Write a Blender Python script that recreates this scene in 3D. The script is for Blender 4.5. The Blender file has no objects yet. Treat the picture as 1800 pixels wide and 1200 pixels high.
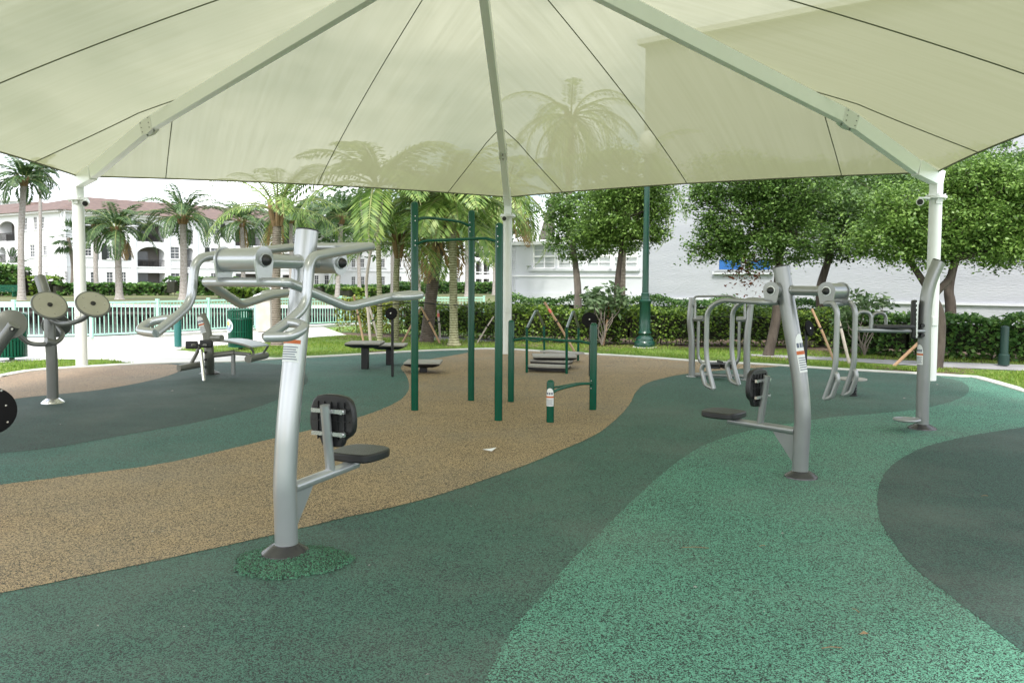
import bpy, bmesh, math, random
import numpy as np
from math import sin, cos, pi, radians, sqrt, tan, atan2
from mathutils import Vector, Matrix
from mathutils.geometry import tessellate_polygon

S = bpy.context.scene
COL = S.collection

# ------------------------------------------------------------------ camera
FPX = 1453.0; PCX = 900.0; PCY = 575.0; EYE = 1.6
PITCH = radians(3.2); ROLL = radians(0.35)
_f = Vector((0, cos(PITCH), -sin(PITCH))); _r0 = Vector((1, 0, 0)); _u0 = Vector((0, sin(PITCH), cos(PITCH)))
_r = _r0*cos(ROLL) + _u0*sin(ROLL); _u = -_r0*sin(ROLL) + _u0*cos(ROLL)
cam_d = bpy.data.cameras.new('camera'); cam = bpy.data.objects.new('camera', cam_d); COL.objects.link(cam)
cam_d.sensor_width = 36; cam_d.lens = 36*FPX/1800; cam_d.shift_y = (PCY-600)/1800
cam_d.clip_start = 0.05; cam_d.clip_end = 5000
cam.matrix_world = Matrix(((_r.x, _u.x, -_f.x, 0), (_r.y, _u.y, -_f.y, 0), (_r.z, _u.z, -_f.z, EYE), (0, 0, 0, 1)))
S.camera = cam

def ray(px, py): return _f + _r*((px-PCX)/FPX) + _u*((PCY-py)/FPX)
def G(px, py, z=0.0):            # point of the plane z seen at photo pixel
    d = ray(px, py); t = (z-EYE)/d.z
    return Vector((d.x*t, d.y*t, z))
def V(px, py, Y):                # point of the plane y=Y seen at photo pixel
    d = ray(px, py); t = Y/d.y
    return Vector((d.x*t, Y, EYE+d.z*t))
def zat(py, p, px=None):         # height above plan point p seen at pixel row py
    d = ray(PCX+FPX*p[0]/p[1], py)
    return EYE + d.z*(p[1]/d.y)

# ------------------------------------------------------------------ light
SUN_EL = radians(54); SUN_AZ = radians(188)      # azimuth clockwise from +Y: behind the camera, slightly left
w = bpy.data.worlds.new('World'); S.world = w; w.use_nodes = True
nt = w.node_tree; nt.nodes.clear()
def N(t, kind, **kw):
    n = t.nodes.new(kind)
    for k, v in kw.items():
        if hasattr(n, k) and not k.startswith('i_'): setattr(n, k, v)
    return n
out = N(nt, 'ShaderNodeOutputWorld'); bg = N(nt, 'ShaderNodeBackground'); sky = N(nt, 'ShaderNodeTexSky')
sky.sky_type = 'NISHITA'; sky.sun_disc = False; sky.sun_elevation = SUN_EL; sky.sun_rotation = SUN_AZ
sky.dust_density = 3.0; sky.air_density = 1.0
tc = N(nt, 'ShaderNodeTexCoord'); mp = N(nt, 'ShaderNodeMapping'); mp.inputs['Scale'].default_value = (1, 1, 2.2)
no = N(nt, 'ShaderNodeTexNoise'); no.inputs['Scale'].default_value = 2.6; no.inputs['Detail'].default_value = 9; no.inputs['Roughness'].default_value = .56
rp = N(nt, 'ShaderNodeValToRGB'); rp.color_ramp.elements[0].position = .36; rp.color_ramp.elements[1].position = .58
no2 = N(nt, 'ShaderNodeTexNoise'); no2.inputs['Scale'].default_value = 5.0; no2.inputs['Detail'].default_value = 6
rp2 = N(nt, 'ShaderNodeValToRGB'); rp2.color_ramp.elements[0].position = .3; rp2.color_ramp.elements[1].position = .7
rp2.color_ramp.elements[0].color = (.62, .66, .72, 1); rp2.color_ramp.elements[1].color = (1, 1, 1, 1)
sc = N(nt, 'ShaderNodeVectorMath', operation='SCALE'); sc.inputs['Scale'].default_value = 12.5
mx = N(nt, 'ShaderNodeMix', data_type='RGBA')
L = nt.links.new
L(tc.outputs['Generated'], mp.inputs['Vector']); L(mp.outputs[0], no.inputs['Vector']); L(mp.outputs[0], no2.inputs['Vector'])
L(no.outputs['Fac'], rp.inputs[0]); L(no2.outputs['Fac'], rp2.inputs[0]); L(rp2.outputs[0], sc.inputs[0])
L(rp.outputs[0], mx.inputs['Factor']); L(sky.outputs[0], mx.inputs['A']); L(sc.outputs[0], mx.inputs['B'])
L(mx.outputs['Result'], bg.inputs['Color']); bg.inputs['Strength'].default_value = .13; L(bg.outputs[0], out.inputs[0])
sl = bpy.data.lights.new('sun', 'SUN'); sl.energy = 1.7; sl.angle = radians(9); sl.color = (1, .96, .9)
so = bpy.data.objects.new('sun', sl); COL.objects.link(so)
sd = Vector((sin(SUN_AZ)*cos(SUN_EL), cos(SUN_AZ)*cos(SUN_EL), sin(SUN_EL)))
so.rotation_euler = sd.to_track_quat('Z', 'Y').to_euler(); so.location = (0, 0, 30)
S.view_settings.view_transform = 'Standard'; S.view_settings.look = 'None'; S.view_settings.gamma = 1
S.view_settings.exposure = 1.18

# ------------------------------------------------------------------ materials
MATS = {}
def mat(name, col, rough=.6, metal=0.0, coat=0.0, var=None, vscale=3.0, bump=0.0, bscale=40.0, stretch=(1, 1, 1), spec=.5, detail=5):
    m = bpy.data.materials.new(name); m.use_nodes = True; t = m.node_tree
    b = t.nodes['Principled BSDF']
    b.inputs['Base Color'].default_value = (*col, 1); b.inputs['Roughness'].default_value = rough
    b.inputs['Metallic'].default_value = metal; b.inputs['Coat Weight'].default_value = coat
    b.inputs['Specular IOR Level'].default_value = spec
    co = N(t, 'ShaderNodeTexCoord'); mpn = N(t, 'ShaderNodeMapping'); mpn.inputs['Scale'].default_value = stretch
    t.links.new(co.outputs['Object'], mpn.inputs[0])
    if var is not None:
        n = N(t, 'ShaderNodeTexNoise'); n.inputs['Scale'].default_value = vscale; n.inputs['Detail'].default_value = detail
        r = N(t, 'ShaderNodeValToRGB'); r.color_ramp.elements[0].position = .32; r.color_ramp.elements[1].position = .68
        r.color_ramp.elements[0].color = (*var, 1); r.color_ramp.elements[1].color = (*col, 1)
        t.links.new(mpn.outputs[0], n.inputs[0]); t.links.new(n.outputs['Fac'], r.inputs[0]); t.links.new(r.outputs[0], b.inputs['Base Color'])
    if bump:
        n = N(t, 'ShaderNodeTexNoise'); n.inputs['Scale'].default_value = bscale; n.inputs['Detail'].default_value = 4
        bn = N(t, 'ShaderNodeBump'); bn.inputs['Strength'].default_value = bump; bn.inputs['Distance'].default_value = .02
        t.links.new(mpn.outputs[0], n.inputs[0]); t.links.new(n.outputs['Fac'], bn.inputs['Height']); t.links.new(bn.outputs[0], b.inputs['Normal'])
    MATS[name] = m
    return m

def rubber(name, c1, c2, thr=.5, dark=(.016, .018, .016)):
    """bonded rubber granules: coloured and black chips"""
    m = bpy.data.materials.new(name); m.use_nodes = True; t = m.node_tree; l = t.links.new
    b = t.nodes['Principled BSDF']; b.inputs['Roughness'].default_value = .78; b.inputs['Specular IOR Level'].default_value = .35
    co = N(t, 'ShaderNodeTexCoord')
    wn = N(t, 'ShaderNodeTexNoise'); wn.inputs['Scale'].default_value = 60; l(co.outputs['Object'], wn.inputs[0])
    ad = N(t, 'ShaderNodeMix', data_type='RGBA', blend_type='LINEAR_LIGHT'); ad.inputs['Factor'].default_value = .012
    l(co.outputs['Object'], ad.inputs['A']); l(wn.outputs['Color'], ad.inputs['B'])
    v = N(t, 'ShaderNodeTexVoronoi'); v.inputs['Scale'].default_value = 195; l(ad.outputs['Result'], v.inputs['Vector'])
    sp = N(t, 'ShaderNodeSeparateColor'); l(v.outputs['Color'], sp.inputs[0])
    big = N(t, 'ShaderNodeTexNoise'); big.inputs['Scale'].default_value = 1.3; big.inputs['Detail'].default_value = 6; l(co.outputs['Object'], big.inputs[0])
    mr = N(t, 'ShaderNodeMapRange'); mr.inputs['From Min'].default_value = .3; mr.inputs['From Max'].default_value = .7
    mr.inputs['To Min'].default_value = -.06; mr.inputs['To Max'].default_value = .06; l(big.outputs['Fac'], mr.inputs['Value'])
    s = N(t, 'ShaderNodeMath', operation='ADD'); l(sp.outputs[0], s.inputs[0]); l(mr.outputs[0], s.inputs[1])
    g = N(t, 'ShaderNodeMath', operation='GREATER_THAN'); g.inputs[1].default_value = thr; l(s.outputs[0], g.inputs[0])
    cm = N(t, 'ShaderNodeMix', data_type='RGBA'); cm.inputs['A'].default_value = (*c1, 1); cm.inputs['B'].default_value = (*c2, 1); l(sp.outputs[1], cm.inputs['Factor'])
    dm = N(t, 'ShaderNodeMix', data_type='RGBA'); dm.inputs['A'].default_value = (*dark, 1); l(cm.outputs['Result'], dm.inputs['B']); l(g.outputs[0], dm.inputs['Factor'])
    # worn, dusty patches
    dn = N(t, 'ShaderNodeTexNoise'); dn.inputs['Scale'].default_value = .55; dn.inputs['Detail'].default_value = 7; dn.inputs['Roughness'].default_value = .65; l(co.outputs['Object'], dn.inputs[0])
    dr = N(t, 'ShaderNodeMapRange'); dr.inputs['From Min'].default_value = .45; dr.inputs['From Max'].default_value = .75; dr.inputs['To Min'].default_value = 0; dr.inputs['To Max'].default_value = .36
    l(dn.outputs['Fac'], dr.inputs['Value'])
    du = N(t, 'ShaderNodeMix', data_type='RGBA'); du.inputs['B'].default_value = (.17, .18, .16, 1); l(dm.outputs['Result'], du.inputs['A']); l(dr.outputs[0], du.inputs['Factor'])
    l(du.outputs['Result'], b.inputs['Base Color'])
    bn = N(t, 'ShaderNodeBump'); bn.inputs['Strength'].default_value = .55; bn.inputs['Distance'].default_value = .004
    l(v.outputs['Distance'], bn.inputs['Height']); bn.invert = True; l(bn.outputs[0], b.inputs['Normal'])
    MATS[name] = m; return m

def leafmat(name, cols, rough=.5, trans=.35):
    m = bpy.data.materials.new(name); m.use_nodes = True; t = m.node_tree; l = t.links.new
    b = t.nodes['Principled BSDF']; b.inputs['Roughness'].default_value = rough; b.inputs['Specular IOR Level'].default_value = .4
    gi = N(t, 'ShaderNodeNewGeometry'); r = N(t, 'ShaderNodeValToRGB')
    r.color_ramp.elements[0].color = (*cols[0], 1); r.color_ramp.elements[1].color = (*cols[-1], 1)
    for i, c in enumerate(cols[1:-1]):
        e = r.color_ramp.elements.new((i+1)/(len(cols)-1)); e.color = (*c, 1)
    l(gi.outputs['Random Per Island'], r.inputs[0]); l(r.outputs[0], b.inputs['Base Color'])
    nz = N(t, 'ShaderNodeTexNoise'); nz.inputs['Scale'].default_value = 1.9; nz.inputs['Detail'].default_value = 3; co = N(t, 'ShaderNodeTexCoord'); l(co.outputs['Object'], nz.inputs[0])
    ma = N(t, 'ShaderNodeMath', operation='MULTIPLY_ADD'); ma.inputs[1].default_value = 1.5; ma.inputs[2].default_value = -.75; l(nz.outputs['Fac'], ma.inputs[0])
    mb = N(t, 'ShaderNodeMath', operation='ADD', use_clamp=True); l(ma.outputs[0], mb.inputs[0]); l(gi.outputs['Random Per Island'], mb.inputs[1]); l(mb.outputs[0], r.inputs[0])
    tr = N(t, 'ShaderNodeBsdfTranslucent'); l(r.outputs[0], tr.inputs[0]); ms = N(t, 'ShaderNodeMixShader'); ms.inputs[0].default_value = trans
    o = [n for n in t.nodes if n.type == 'OUTPUT_MATERIAL'][0]
    l(b.outputs[0], ms.inputs[1]); l(tr.outputs[0], ms.inputs[2]); l(ms.outputs[0], o.inputs[0])
    MATS[name] = m; return m

M_silver = mat('silver_paint', (.50, .515, .525), .28, .6, .2, var=(.44, .455, .465), vscale=2.5)
M_steel2 = mat('grey_paint', (.19, .195, .185), .36, .4, .15, var=(.16, .165, .155), vscale=3)
M_steelm = mat('mid_grey_paint', (.31, .32, .32), .32, .55, .15, var=(.27, .28, .28), vscale=3)
M_chrome = mat('bright_steel', (.62, .62, .62), .22, .9)
M_darkfl = mat('flange_dark', (.045, .045, .047), .25, .35, var=(.07, .07, .07), vscale=9)
M_green = mat('green_gloss', (.002, .078, .044), .2, 0, .0, var=(.002, .068, .038), vscale=2, spec=.35)
M_dgreen = mat('dark_green', (.006, .055, .035), .35, 0, .3, var=(.008, .045, .03), vscale=5)
M_black = mat('black_plastic', (.012, .012, .013), .38, bump=.15, bscale=300)
M_blackm = mat('black_metal', (.018, .018, .02), .4, .3)
M_pad = mat('black_pad', (.016, .016, .017), .34, bump=.15, bscale=400)
M_dull = mat('black_rubber', (.008, .008, .009), .75, spec=.15)
M_white = mat('white_metal', (.72, .74, .71), .38, 0, .1, var=(.66, .69, .66), vscale=1.2)
M_white2 = mat('white_trim', (.8, .8, .8), .55)
M_sticker = mat('sticker_white', (.78, .8, .8), .45)
M_orange = mat('sticker_orange', (.55, .13, .03), .5)
M_ink = mat('sticker_ink', (.12, .14, .2), .5)
M_deck = mat('grey_deck', (.36, .35, .32), .75, var=(.3, .29, .27), vscale=30)
M_disc = mat('beige_disc', (.40, .385, .31), .5, var=(.36, .35, .28), vscale=6)
M_conc = mat('concrete_walk', (.60, .585, .55), .85, var=(.5, .49, .46), vscale=1.3, bump=.15, bscale=60)
M_curb = mat('concrete_curb', (.66, .65, .61), .8, var=(.55, .54, .5), vscale=3, bump=.1)
M_greyp = mat('grey_path', (.33, .33, .33), .85, var=(.24, .24, .24), vscale=2, bump=.2)
M_soil = mat('soil', (.09, .06, .04), .95, var=(.16, .11, .08), vscale=14, bump=.6, bscale=60)
M_lawn = mat('lawn', (.15, .24, .035), .9, var=(.08, .15, .025), vscale=5, bump=.8, bscale=90, detail=9)
M_lawn2 = mat('far_lawn', (.075, .115, .02), .9, var=(.11, .09, .04), vscale=.5, bump=.3, bscale=10, detail=8)
M_water = mat('water', (.03, .045, .035), .16, bump=.9, bscale=2.6, stretch=(1, 2.2, 1), var=(.05, .065, .055), vscale=.4, spec=.35)
M_wall = mat('stucco_white', (.78, .79, .80), .85, var=(.72, .735, .75), vscale=.35, bump=.06, bscale=9)
M_stucco = mat('stucco_rough', (.40, .415, .445), .88, var=(.35, .365, .395), vscale=.4, bump=.7, bscale=10, stretch=(.6, .6, 5.5))
M_seawall = mat('seawall', (.035, .03, .026), .9, var=(.11, .09, .08), vscale=2.5, bump=.4, bscale=6)  # dark tone carries the shade below the dock
M_pillar = mat('pillar_stone', (.52, .5, .44), .85, var=(.4, .37, .32), vscale=4)
M_fence = mat('fence_paint', (.33, .60, .48), .5, var=(.40, .64, .54), vscale=2)
M_roof = mat('roof_tile', (.15, .098, .08), .85, var=(.10, .068, .058), vscale=1.5, bump=.5, bscale=8)
M_glass = mat('window_glass', (.035, .04, .045), .15, spec=.5, var=(.12, .13, .14), vscale=.25)
M_glassp = mat('pale_glass', (.30, .34, .34), .15, spec=.8, var=(.45, .47, .46), vscale=.8)
M_shut = mat('shutter_dark', (.012, .016, .014), .5)
M_rail = mat('railing_dark', (.018, .017, .016), .5)
M_recess = mat('shaded_recess_wall', (.13, .12, .11), .85)  # balcony shade is put into the dark colour of these back walls
M_lowwall = mat('low_wall', (.58, .595, .62), .85, var=(.5, .515, .54), vscale=.5, bump=.15, bscale=6)
M_raft = mat('rafter_white', (.84, .87, .86), .35, 0, .1)
M_blue = mat('blue_shutter', (.02, .12, .36), .5)
M_wood = mat('stake_wood', (.33, .2, .11), .8, var=(.42, .29, .18), vscale=8, stretch=(1, 1, .3))
M_pink = mat('survey_tape', (.7, .16, .12), .6)
M_strap = mat('strap_black', (.012, .012, .012), .6)
M_paper = mat('paper', (.72, .73, .74), .7)
M_cane = mat('twig', (.22, .15, .08), .8)
M_bark = mat('bark_brown', (.05, .038, .03), .9, var=(.10, .082, .066), vscale=9, bump=.7, bscale=22, stretch=(1, 1, .35))
M_barkl = mat('bark_pale', (.23, .2, .17), .9, var=(.14, .12, .1), vscale=7, bump=.5, bscale=22, stretch=(1, 1, .5))
M_umb = mat('umbrella_cloth', (.2, .185, .16), .85, var=(.12, .11, .1), vscale=5)
def ringbark(name, c1, c2, scale=7.0, tint=None):
    m = bpy.data.materials.new(name); m.use_nodes = True; t = m.node_tree; l = t.links.new
    b = t.nodes['Principled BSDF']; b.inputs['Roughness'].default_value = .85
    co = N(t, 'ShaderNodeTexCoord'); wv = N(t, 'ShaderNodeTexWave', wave_type='BANDS', bands_direction='Z')
    wv.inputs['Scale'].default_value = scale; wv.inputs['Distortion'].default_value = 2.2; wv.inputs['Detail'].default_value = 3; wv.inputs['Detail Scale'].default_value = 1.6
    l(co.outputs['Object'], wv.inputs[0]); r = N(t, 'ShaderNodeValToRGB'); r.color_ramp.elements[0].position = .0; r.color_ramp.elements[1].position = .45
    r.color_ramp.elements[0].color = (*c1, 1); r.color_ramp.elements[1].color = (*c2, 1); l(wv.outputs['Fac'], r.inputs[0])
    n = N(t, 'ShaderNodeTexNoise'); n.inputs['Scale'].default_value = 9; n.inputs['Detail'].default_value = 6; l(co.outputs['Object'], n.inputs[0])
    mm = N(t, 'ShaderNodeMix', data_type='RGBA', blend_type='MULTIPLY'); mm.inputs['Factor'].default_value = .7
    r2 = N(t, 'ShaderNodeValToRGB'); r2.color_ramp.elements[0].position = .3; r2.color_ramp.elements[1].position = .65; r2.color_ramp.elements[0].color = (.55, .5, .45, 1)
    l(n.outputs['Fac'], r2.inputs[0]); l(r.outputs[0], mm.inputs['A']); l(r2.outputs[0], mm.inputs['B']); l(mm.outputs['Result'], b.inputs['Base Color'])
    bn = N(t, 'ShaderNodeBump'); bn.inputs['Strength'].default_value = .6; bn.inputs['Distance'].default_value = .02; l(wv.outputs['Fac'], bn.inputs['Height']); l(bn.outputs[0], b.inputs['Normal'])
    return m
M_palm = ringbark('palm_bark', (.13, .1, .075), (.30, .265, .22))
M_palmg = ringbark('palm_bark_green', (.2, .2, .1), (.38, .38, .24), 5)
M_palmfar = ringbark('palm_bark_far', (.26, .24, .22), (.42, .395, .37), 3)
M_palmd = ringbark('palm_bark_dark', (.07, .055, .045), (.17, .14, .115), 6)
M_shaft = mat('palm_crownshaft', (.16, .24, .06), .5, var=(.26, .26, .1), vscale=3)
M_husk = mat('palm_husk', (.26, .17, .08), .9, var=(.15, .1, .05), vscale=8)

M_tan = rubber('rubber_tan', (.335, .245, .132), (.48, .355, .2), .39, (.03, .026, .02))
M_tanl = rubber('rubber_tan_pale', (.31, .225, .15), (.38, .28, .19), .34, (.05, .04, .03))
M_gD = rubber('rubber_dark_green', (.046, .13, .094), (.085, .19, .145), .42, (.027, .033, .032))
M_gDp = rubber('rubber_deep_green', (.032, .088, .07), (.055, .12, .1), .42, (.022, .027, .026))
M_gDD = rubber('rubber_charcoal_green', (.028, .072, .06), (.045, .095, .078), .45, (.02, .024, .022))
M_gM = rubber('rubber_mid_green', (.05, .15, .115), (.07, .19, .15), .38, (.025, .03, .03))
M_gL = rubber('rubber_light_green', (.08, .255, .175), (.145, .37, .265), .45, (.018, .026, .024))
M_gMound = rubber('rubber_mound', (.02, .105, .055), (.075, .23, .13), .42)

LF_tree = leafmat('leaf_tree', [(0.06, 0.124, 0.028), (0.09, 0.176, 0.037), (0.132, 0.234, 0.053), (0.204, 0.325, 0.083)], .38)
LF_tree2 = leafmat('leaf_tree_deep', [(0.048, 0.104, 0.026), (0.074, 0.146, 0.035), (0.108, 0.195, 0.048), (0.168, 0.273, 0.072)], .38)
LF_tree3 = leafmat('leaf_tree_bright', [(0.078, 0.15, 0.031), (0.12, 0.221, 0.044), (0.18, 0.299, 0.061), (0.252, 0.39, 0.094)], .4)
LF_hedge = leafmat('leaf_hedge', [(0.04, 0.09, 0.017), (0.096, 0.179, 0.029), (0.16, 0.26, 0.041), (0.271, 0.39, 0.058)], .45)
LF_hedged = leafmat('leaf_hedge_dark', [(0.031, 0.085, 0.024), (0.065, 0.158, 0.035), (0.108, 0.225, 0.051), (0.173, 0.293, 0.07)], .45)
LF_hedgey = leafmat('leaf_hedge_yellow', [(.05, .08, .012), (.13, .18, .02), (.24, .29, .03), (.34, .36, .05)], .45)
LF_red = leafmat('leaf_red', [(.13, .04, .02), (.2, .06, .03), (.1, .07, .03)], .5)
LF_rhod = leafmat('leaf_shrub', [(0.039, 0.078, 0.026), (0.091, 0.156, 0.065), (0.182, 0.26, 0.13)], .35)
LF_palm = leafmat('frond_green', [(0.08, 0.152, 0.032), (0.136, 0.24, 0.048), (0.208, 0.32, 0.072), (0.32, 0.416, 0.112)], .42)
LF_palmfar = leafmat('frond_far', [(0.033, 0.072, 0.026), (0.061, 0.117, 0.038), (0.099, 0.176, 0.06)], .5)
LF_dead = leafmat('frond_dry', [(.28, .2, .09), (.36, .24, .1), (.22, .15, .08)], .7)
LF_grass = leafmat('grass_blades', [(.11, .2, .022), (.17, .29, .03), (.25, .37, .06), (.3, .34, .09)], .55)
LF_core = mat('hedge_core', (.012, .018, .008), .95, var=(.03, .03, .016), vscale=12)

# ------------------------------------------------------------------ mesh builder
class MB:
    def __init__(s): s.v = []; s.f = []
    def add(s, vs, fs):
        o = len(s.v); s.v.extend([tuple(a) for a in vs]); s.f.extend([tuple(i+o for i in f) for f in fs]); return s
    def box(s, c, d, rz=0.0, M=None):
        hx, hy, hz = d[0]/2, d[1]/2, d[2]/2; c = Vector(c); R = M if M is not None else Matrix.Rotation(rz, 3, 'Z')
        P = [c + R @ Vector((x, y, z)) for z in (-hz, hz) for x, y in ((-hx, -hy), (hx, -hy), (hx, hy), (-hx, hy))]
        return s.add(P, [(3, 2, 1, 0), (4, 5, 6, 7), (0, 1, 5, 4), (1, 2, 6, 5), (2, 3, 7, 6), (3, 0, 4, 7)])
    def beam(s, a, b, w, h, upv=Vector((0, 0, 1))):
        a = Vector(a); b = Vector(b); d = (b-a).normalized(); x = d.cross(upv).normalized(); y = x.cross(d).normalized()
        P = []
        for p in (a, b):
            for i, j in ((-1, -1), (1, -1), (1, 1), (-1, 1)): P.append(p + x*(i*w/2) + y*(j*h/2))
        return s.add(P, [(3, 2, 1, 0), (4, 5, 6, 7), (0, 1, 5, 4), (1, 2, 6, 5), (2, 3, 7, 6), (3, 0, 4, 7)])
    def tube(s, pts, r, n=12, closed=False, caps=True):
        pts = [Vector(p) for p in pts]; m = len(pts); rs = r if isinstance(r, (list, tuple)) else [r]*m
        T = []
        for i in range(m):
            if closed: d = pts[(i+1) % m]-pts[i-1]
            else: d = pts[min(i+1, m-1)]-pts[max(i-1, 0)]
            T.append(d.normalized() if d.length > 1e-9 else Vector((0, 0, 1)))
        a = Vector((0, 0, 1)) if abs(T[0].z) < .9 else Vector((1, 0, 0))
        x = T[0].cross(a).normalized(); P = []
        for i in range(m):
            if i:
                ax = T[i-1].cross(T[i])
                if ax.length > 1e-7:
                    x = Matrix.Rotation(T[i-1].angle(T[i]), 3, ax.normalized()) @ x
            x = (x - T[i]*x.dot(T[i])).normalized(); y = T[i].cross(x)
            for k in range(n):
                q = 2*pi*k/n; P.append(pts[i] + (x*cos(q)+y*sin(q))*rs[i])
        F = []
        for i in range(m if closed else m-1):
            j = (i+1) % m
            for k in range(n): F.append((i*n+k, i*n+(k+1) % n, j*n+(k+1) % n, j*n+k))
        if not closed and caps:
            F.append(tuple(range(n-1, -1, -1))); F.append(tuple((m-1)*n+k for k in range(n)))
        return s.add(P, F)
    def rod(s, a, b, r, n=14, dome=0.0):
        a = Vector(a); b = Vector(b)
        if dome:
            d = (b-a).normalized(); pts = [a]; rr = [r]; 
            for k in range(0, 6):
                q = k/5*pi/2*.98; pts.append(b + d*(sin(q)*dome-dome)); rr.append(r*max(cos(q), .02))
            return s.tube(pts, rr, n)
        return s.tube([a, b], r, n)
    def lathe(s, c, prof, n=20, axis=None):
        c = Vector(c); ax = (Vector(axis).normalized() if axis is not None else Vector((0, 0, 1)))
        a = Vector((1, 0, 0)) if abs(ax.x) < .9 else Vector((0, 1, 0))
        x = ax.cross(a).normalized(); y = ax.cross(x); P = []; F = []
        for r, z in prof:
            for k in range(n): q = 2*pi*k/n; P.append(c + ax*z + (x*cos(q)+y*sin(q))*max(r, 1e-4))
        for i in range(len(prof)-1):
            for k in range(n): F.append((i*n+k, i*n+(k+1) % n, (i+1)*n+(k+1) % n, (i+1)*n+k))
        F.append(tuple(range(n-1, -1, -1))); F.append(tuple((len(prof)-1)*n+k for k in range(n)))
        return s.add(P, F)
    def prism(s, poly, nrm, th):
        """flat polygon (world points) given thickness along nrm"""
        nrm = Vector(nrm).normalized(); A = [Vector(p)-nrm*th/2 for p in poly]; B = [Vector(p)+nrm*th/2 for p in poly]; n = len(poly)
        F = [tuple(range(n-1, -1, -1)), tuple(range(n, 2*n))] + [(i, (i+1) % n, n+(i+1) % n, n+i) for i in range(n)]
        return s.add(A+B, F)
    def obj(s, name, m, parent=None, loc=None, bevel=0, smooth=True, ang=38):
        base = Vector(loc) if loc is not None else (Vector(parent['_o']) if parent is not None else Vector((0, 0, 0)))
        me = bpy.data.meshes.new(name)
        me.from_pydata([(a[0]-base.x, a[1]-base.y, a[2]-base.z) for a in s.v], [], s.f)
        bm = bmesh.new(); bm.from_mesh(me); bmesh.ops.recalc_face_normals(bm, faces=bm.faces); bm.to_mesh(me); bm.free()
        if smooth: me.shade_smooth(); me.set_sharp_from_angle(angle=radians(ang))
        return link(name, me, m, parent, base, bevel)
def link(name, me, m, parent, base, bevel=0):
    me.materials.append(m); o = bpy.data.objects.new(name, me); COL.objects.link(o); ORI[o.name] = tuple(base)
    o['_o'] = tuple(base)
    if parent is not None: o.parent = parent
    else: o.location = base
    if bevel:
        b = o.modifiers.new('bevel', 'BEVEL'); b.width = bevel; b.segments = 2; b.limit_method = 'ANGLE'; b.angle_limit = radians(40)
    return o
ORI = {}
def tag(o, label=None, cat=None, group=None, kind=None):
    if label: o['label'] = label
    if cat: o['category'] = cat
    if group: o['group'] = group
    if kind: o['kind'] = kind
    return o
def thing(name, loc, label, cat, group=None):
    o = bpy.data.objects.new(name, None); COL.objects.link(o); o.location = loc; o['_o'] = tuple(loc); o.empty_display_size = .2
    return tag(o, label, cat, group)
def fillet(pts, r=.05, seg=5, closed=False):
    pts = [Vector(p) for p in pts]; n = len(pts); outp = []
    for i in range(n):
        if not closed and i in (0, n-1): outp.append(pts[i]); continue
        a, b, c = pts[i-1], pts[i], pts[(i+1) % n]; d1 = (a-b); d2 = (c-b)
        rr = min(r, d1.length*.48, d2.length*.48); p0 = b+d1.normalized()*rr; p1 = b+d2.normalized()*rr
        for k in range(seg+1):
            t = k/seg; outp.append(p0*(1-t)**2 + b*2*t*(1-t) + p1*t*t)
    return outp
def crom(pts, seg=6, closed=False):
    n = len(pts); o = []
    P = [Vector(p) for p in pts]
    rng = range(n) if closed else range(n-1)
    for i in rng:
        p0 = P[(i-1) % n] if closed else P[max(i-1, 0)]; p1 = P[i]; p2 = P[(i+1) % n]; p3 = P[(i+2) % n] if closed else P[min(i+2, n-1)]
        for k in range(seg):
            t = k/seg; o.append(.5*((2*p1)+(p2-p0)*t+(2*p0-5*p1+4*p2-p3)*t*t+(3*p1-p0-3*p2+p3)*t**3))
    if not closed: o.append(P[-1])
    return o
def sheet(name, pts, z, m, label=None):
    P = [Vector((p[0], p[1], 0)) for p in pts]; tri = tessellate_polygon([P])
    me = bpy.data.meshes.new(name); me.from_pydata([(p.x, p.y, z) for p in P], [], [tuple(t) for t in tri])
    bm = bmesh.new(); bm.from_mesh(me)
    for f in bm.faces:
        if f.normal.z < 0: f.normal_flip()
    bm.to_mesh(me); bm.free()
    o = link(name, me, m, None, Vector((0, 0, 0))); o['kind'] = 'structure'; return o

def scatter(name, C, A, B, m, parent=None, base=None, shape='leaf'):
    """many separate leaf faces. C centres (n,3), A half length vectors, B half width vectors"""
    n = len(C); base = np.array(base if base is not None else (parent['_o'] if parent is not None else (0, 0, 0)))
    V4 = np.empty((n, 4, 3)); V4[:, 0] = C-A; V4[:, 1] = C-A*.1+B; V4[:, 2] = C+A; V4[:, 3] = C-A*.1-B
    V4 -= base
    me = bpy.data.meshes.new(name); me.vertices.add(n*4); me.vertices.foreach_set('co', V4.reshape(-1))
    me.loops.add(n*4); me.loops.foreach_set('vertex_index', np.arange(n*4, dtype=np.int32))
    me.polygons.add(n); me.polygons.foreach_set('loop_start', np.arange(0, n*4, 4, dtype=np.int32))
    me.polygons.foreach_set('loop_total', np.full(n, 4, dtype=np.int32)); me.update(calc_edges=True); me.validate()
    return link(name, me, m, parent, Vector(base))
rng = np.random.default_rng(7)
def unit(n):
    v = rng.normal(size=(n, 3)); return v/np.linalg.norm(v, axis=1)[:, None]
def leaves(C, size, up=.35):
    n = len(C); a = unit(n); a[:, 2] = a[:, 2]*.6-.1; a /= np.linalg.norm(a, axis=1)[:, None]
    nn = unit(n); nn[:, 2] = np.abs(nn[:, 2])+up; b = np.cross(a, nn); b /= (np.linalg.norm(b, axis=1)[:, None]+1e-9)
    s = size*rng.uniform(.6, 1.25, n)[:, None]
    return a*s*.5, b*s*.2
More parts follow.
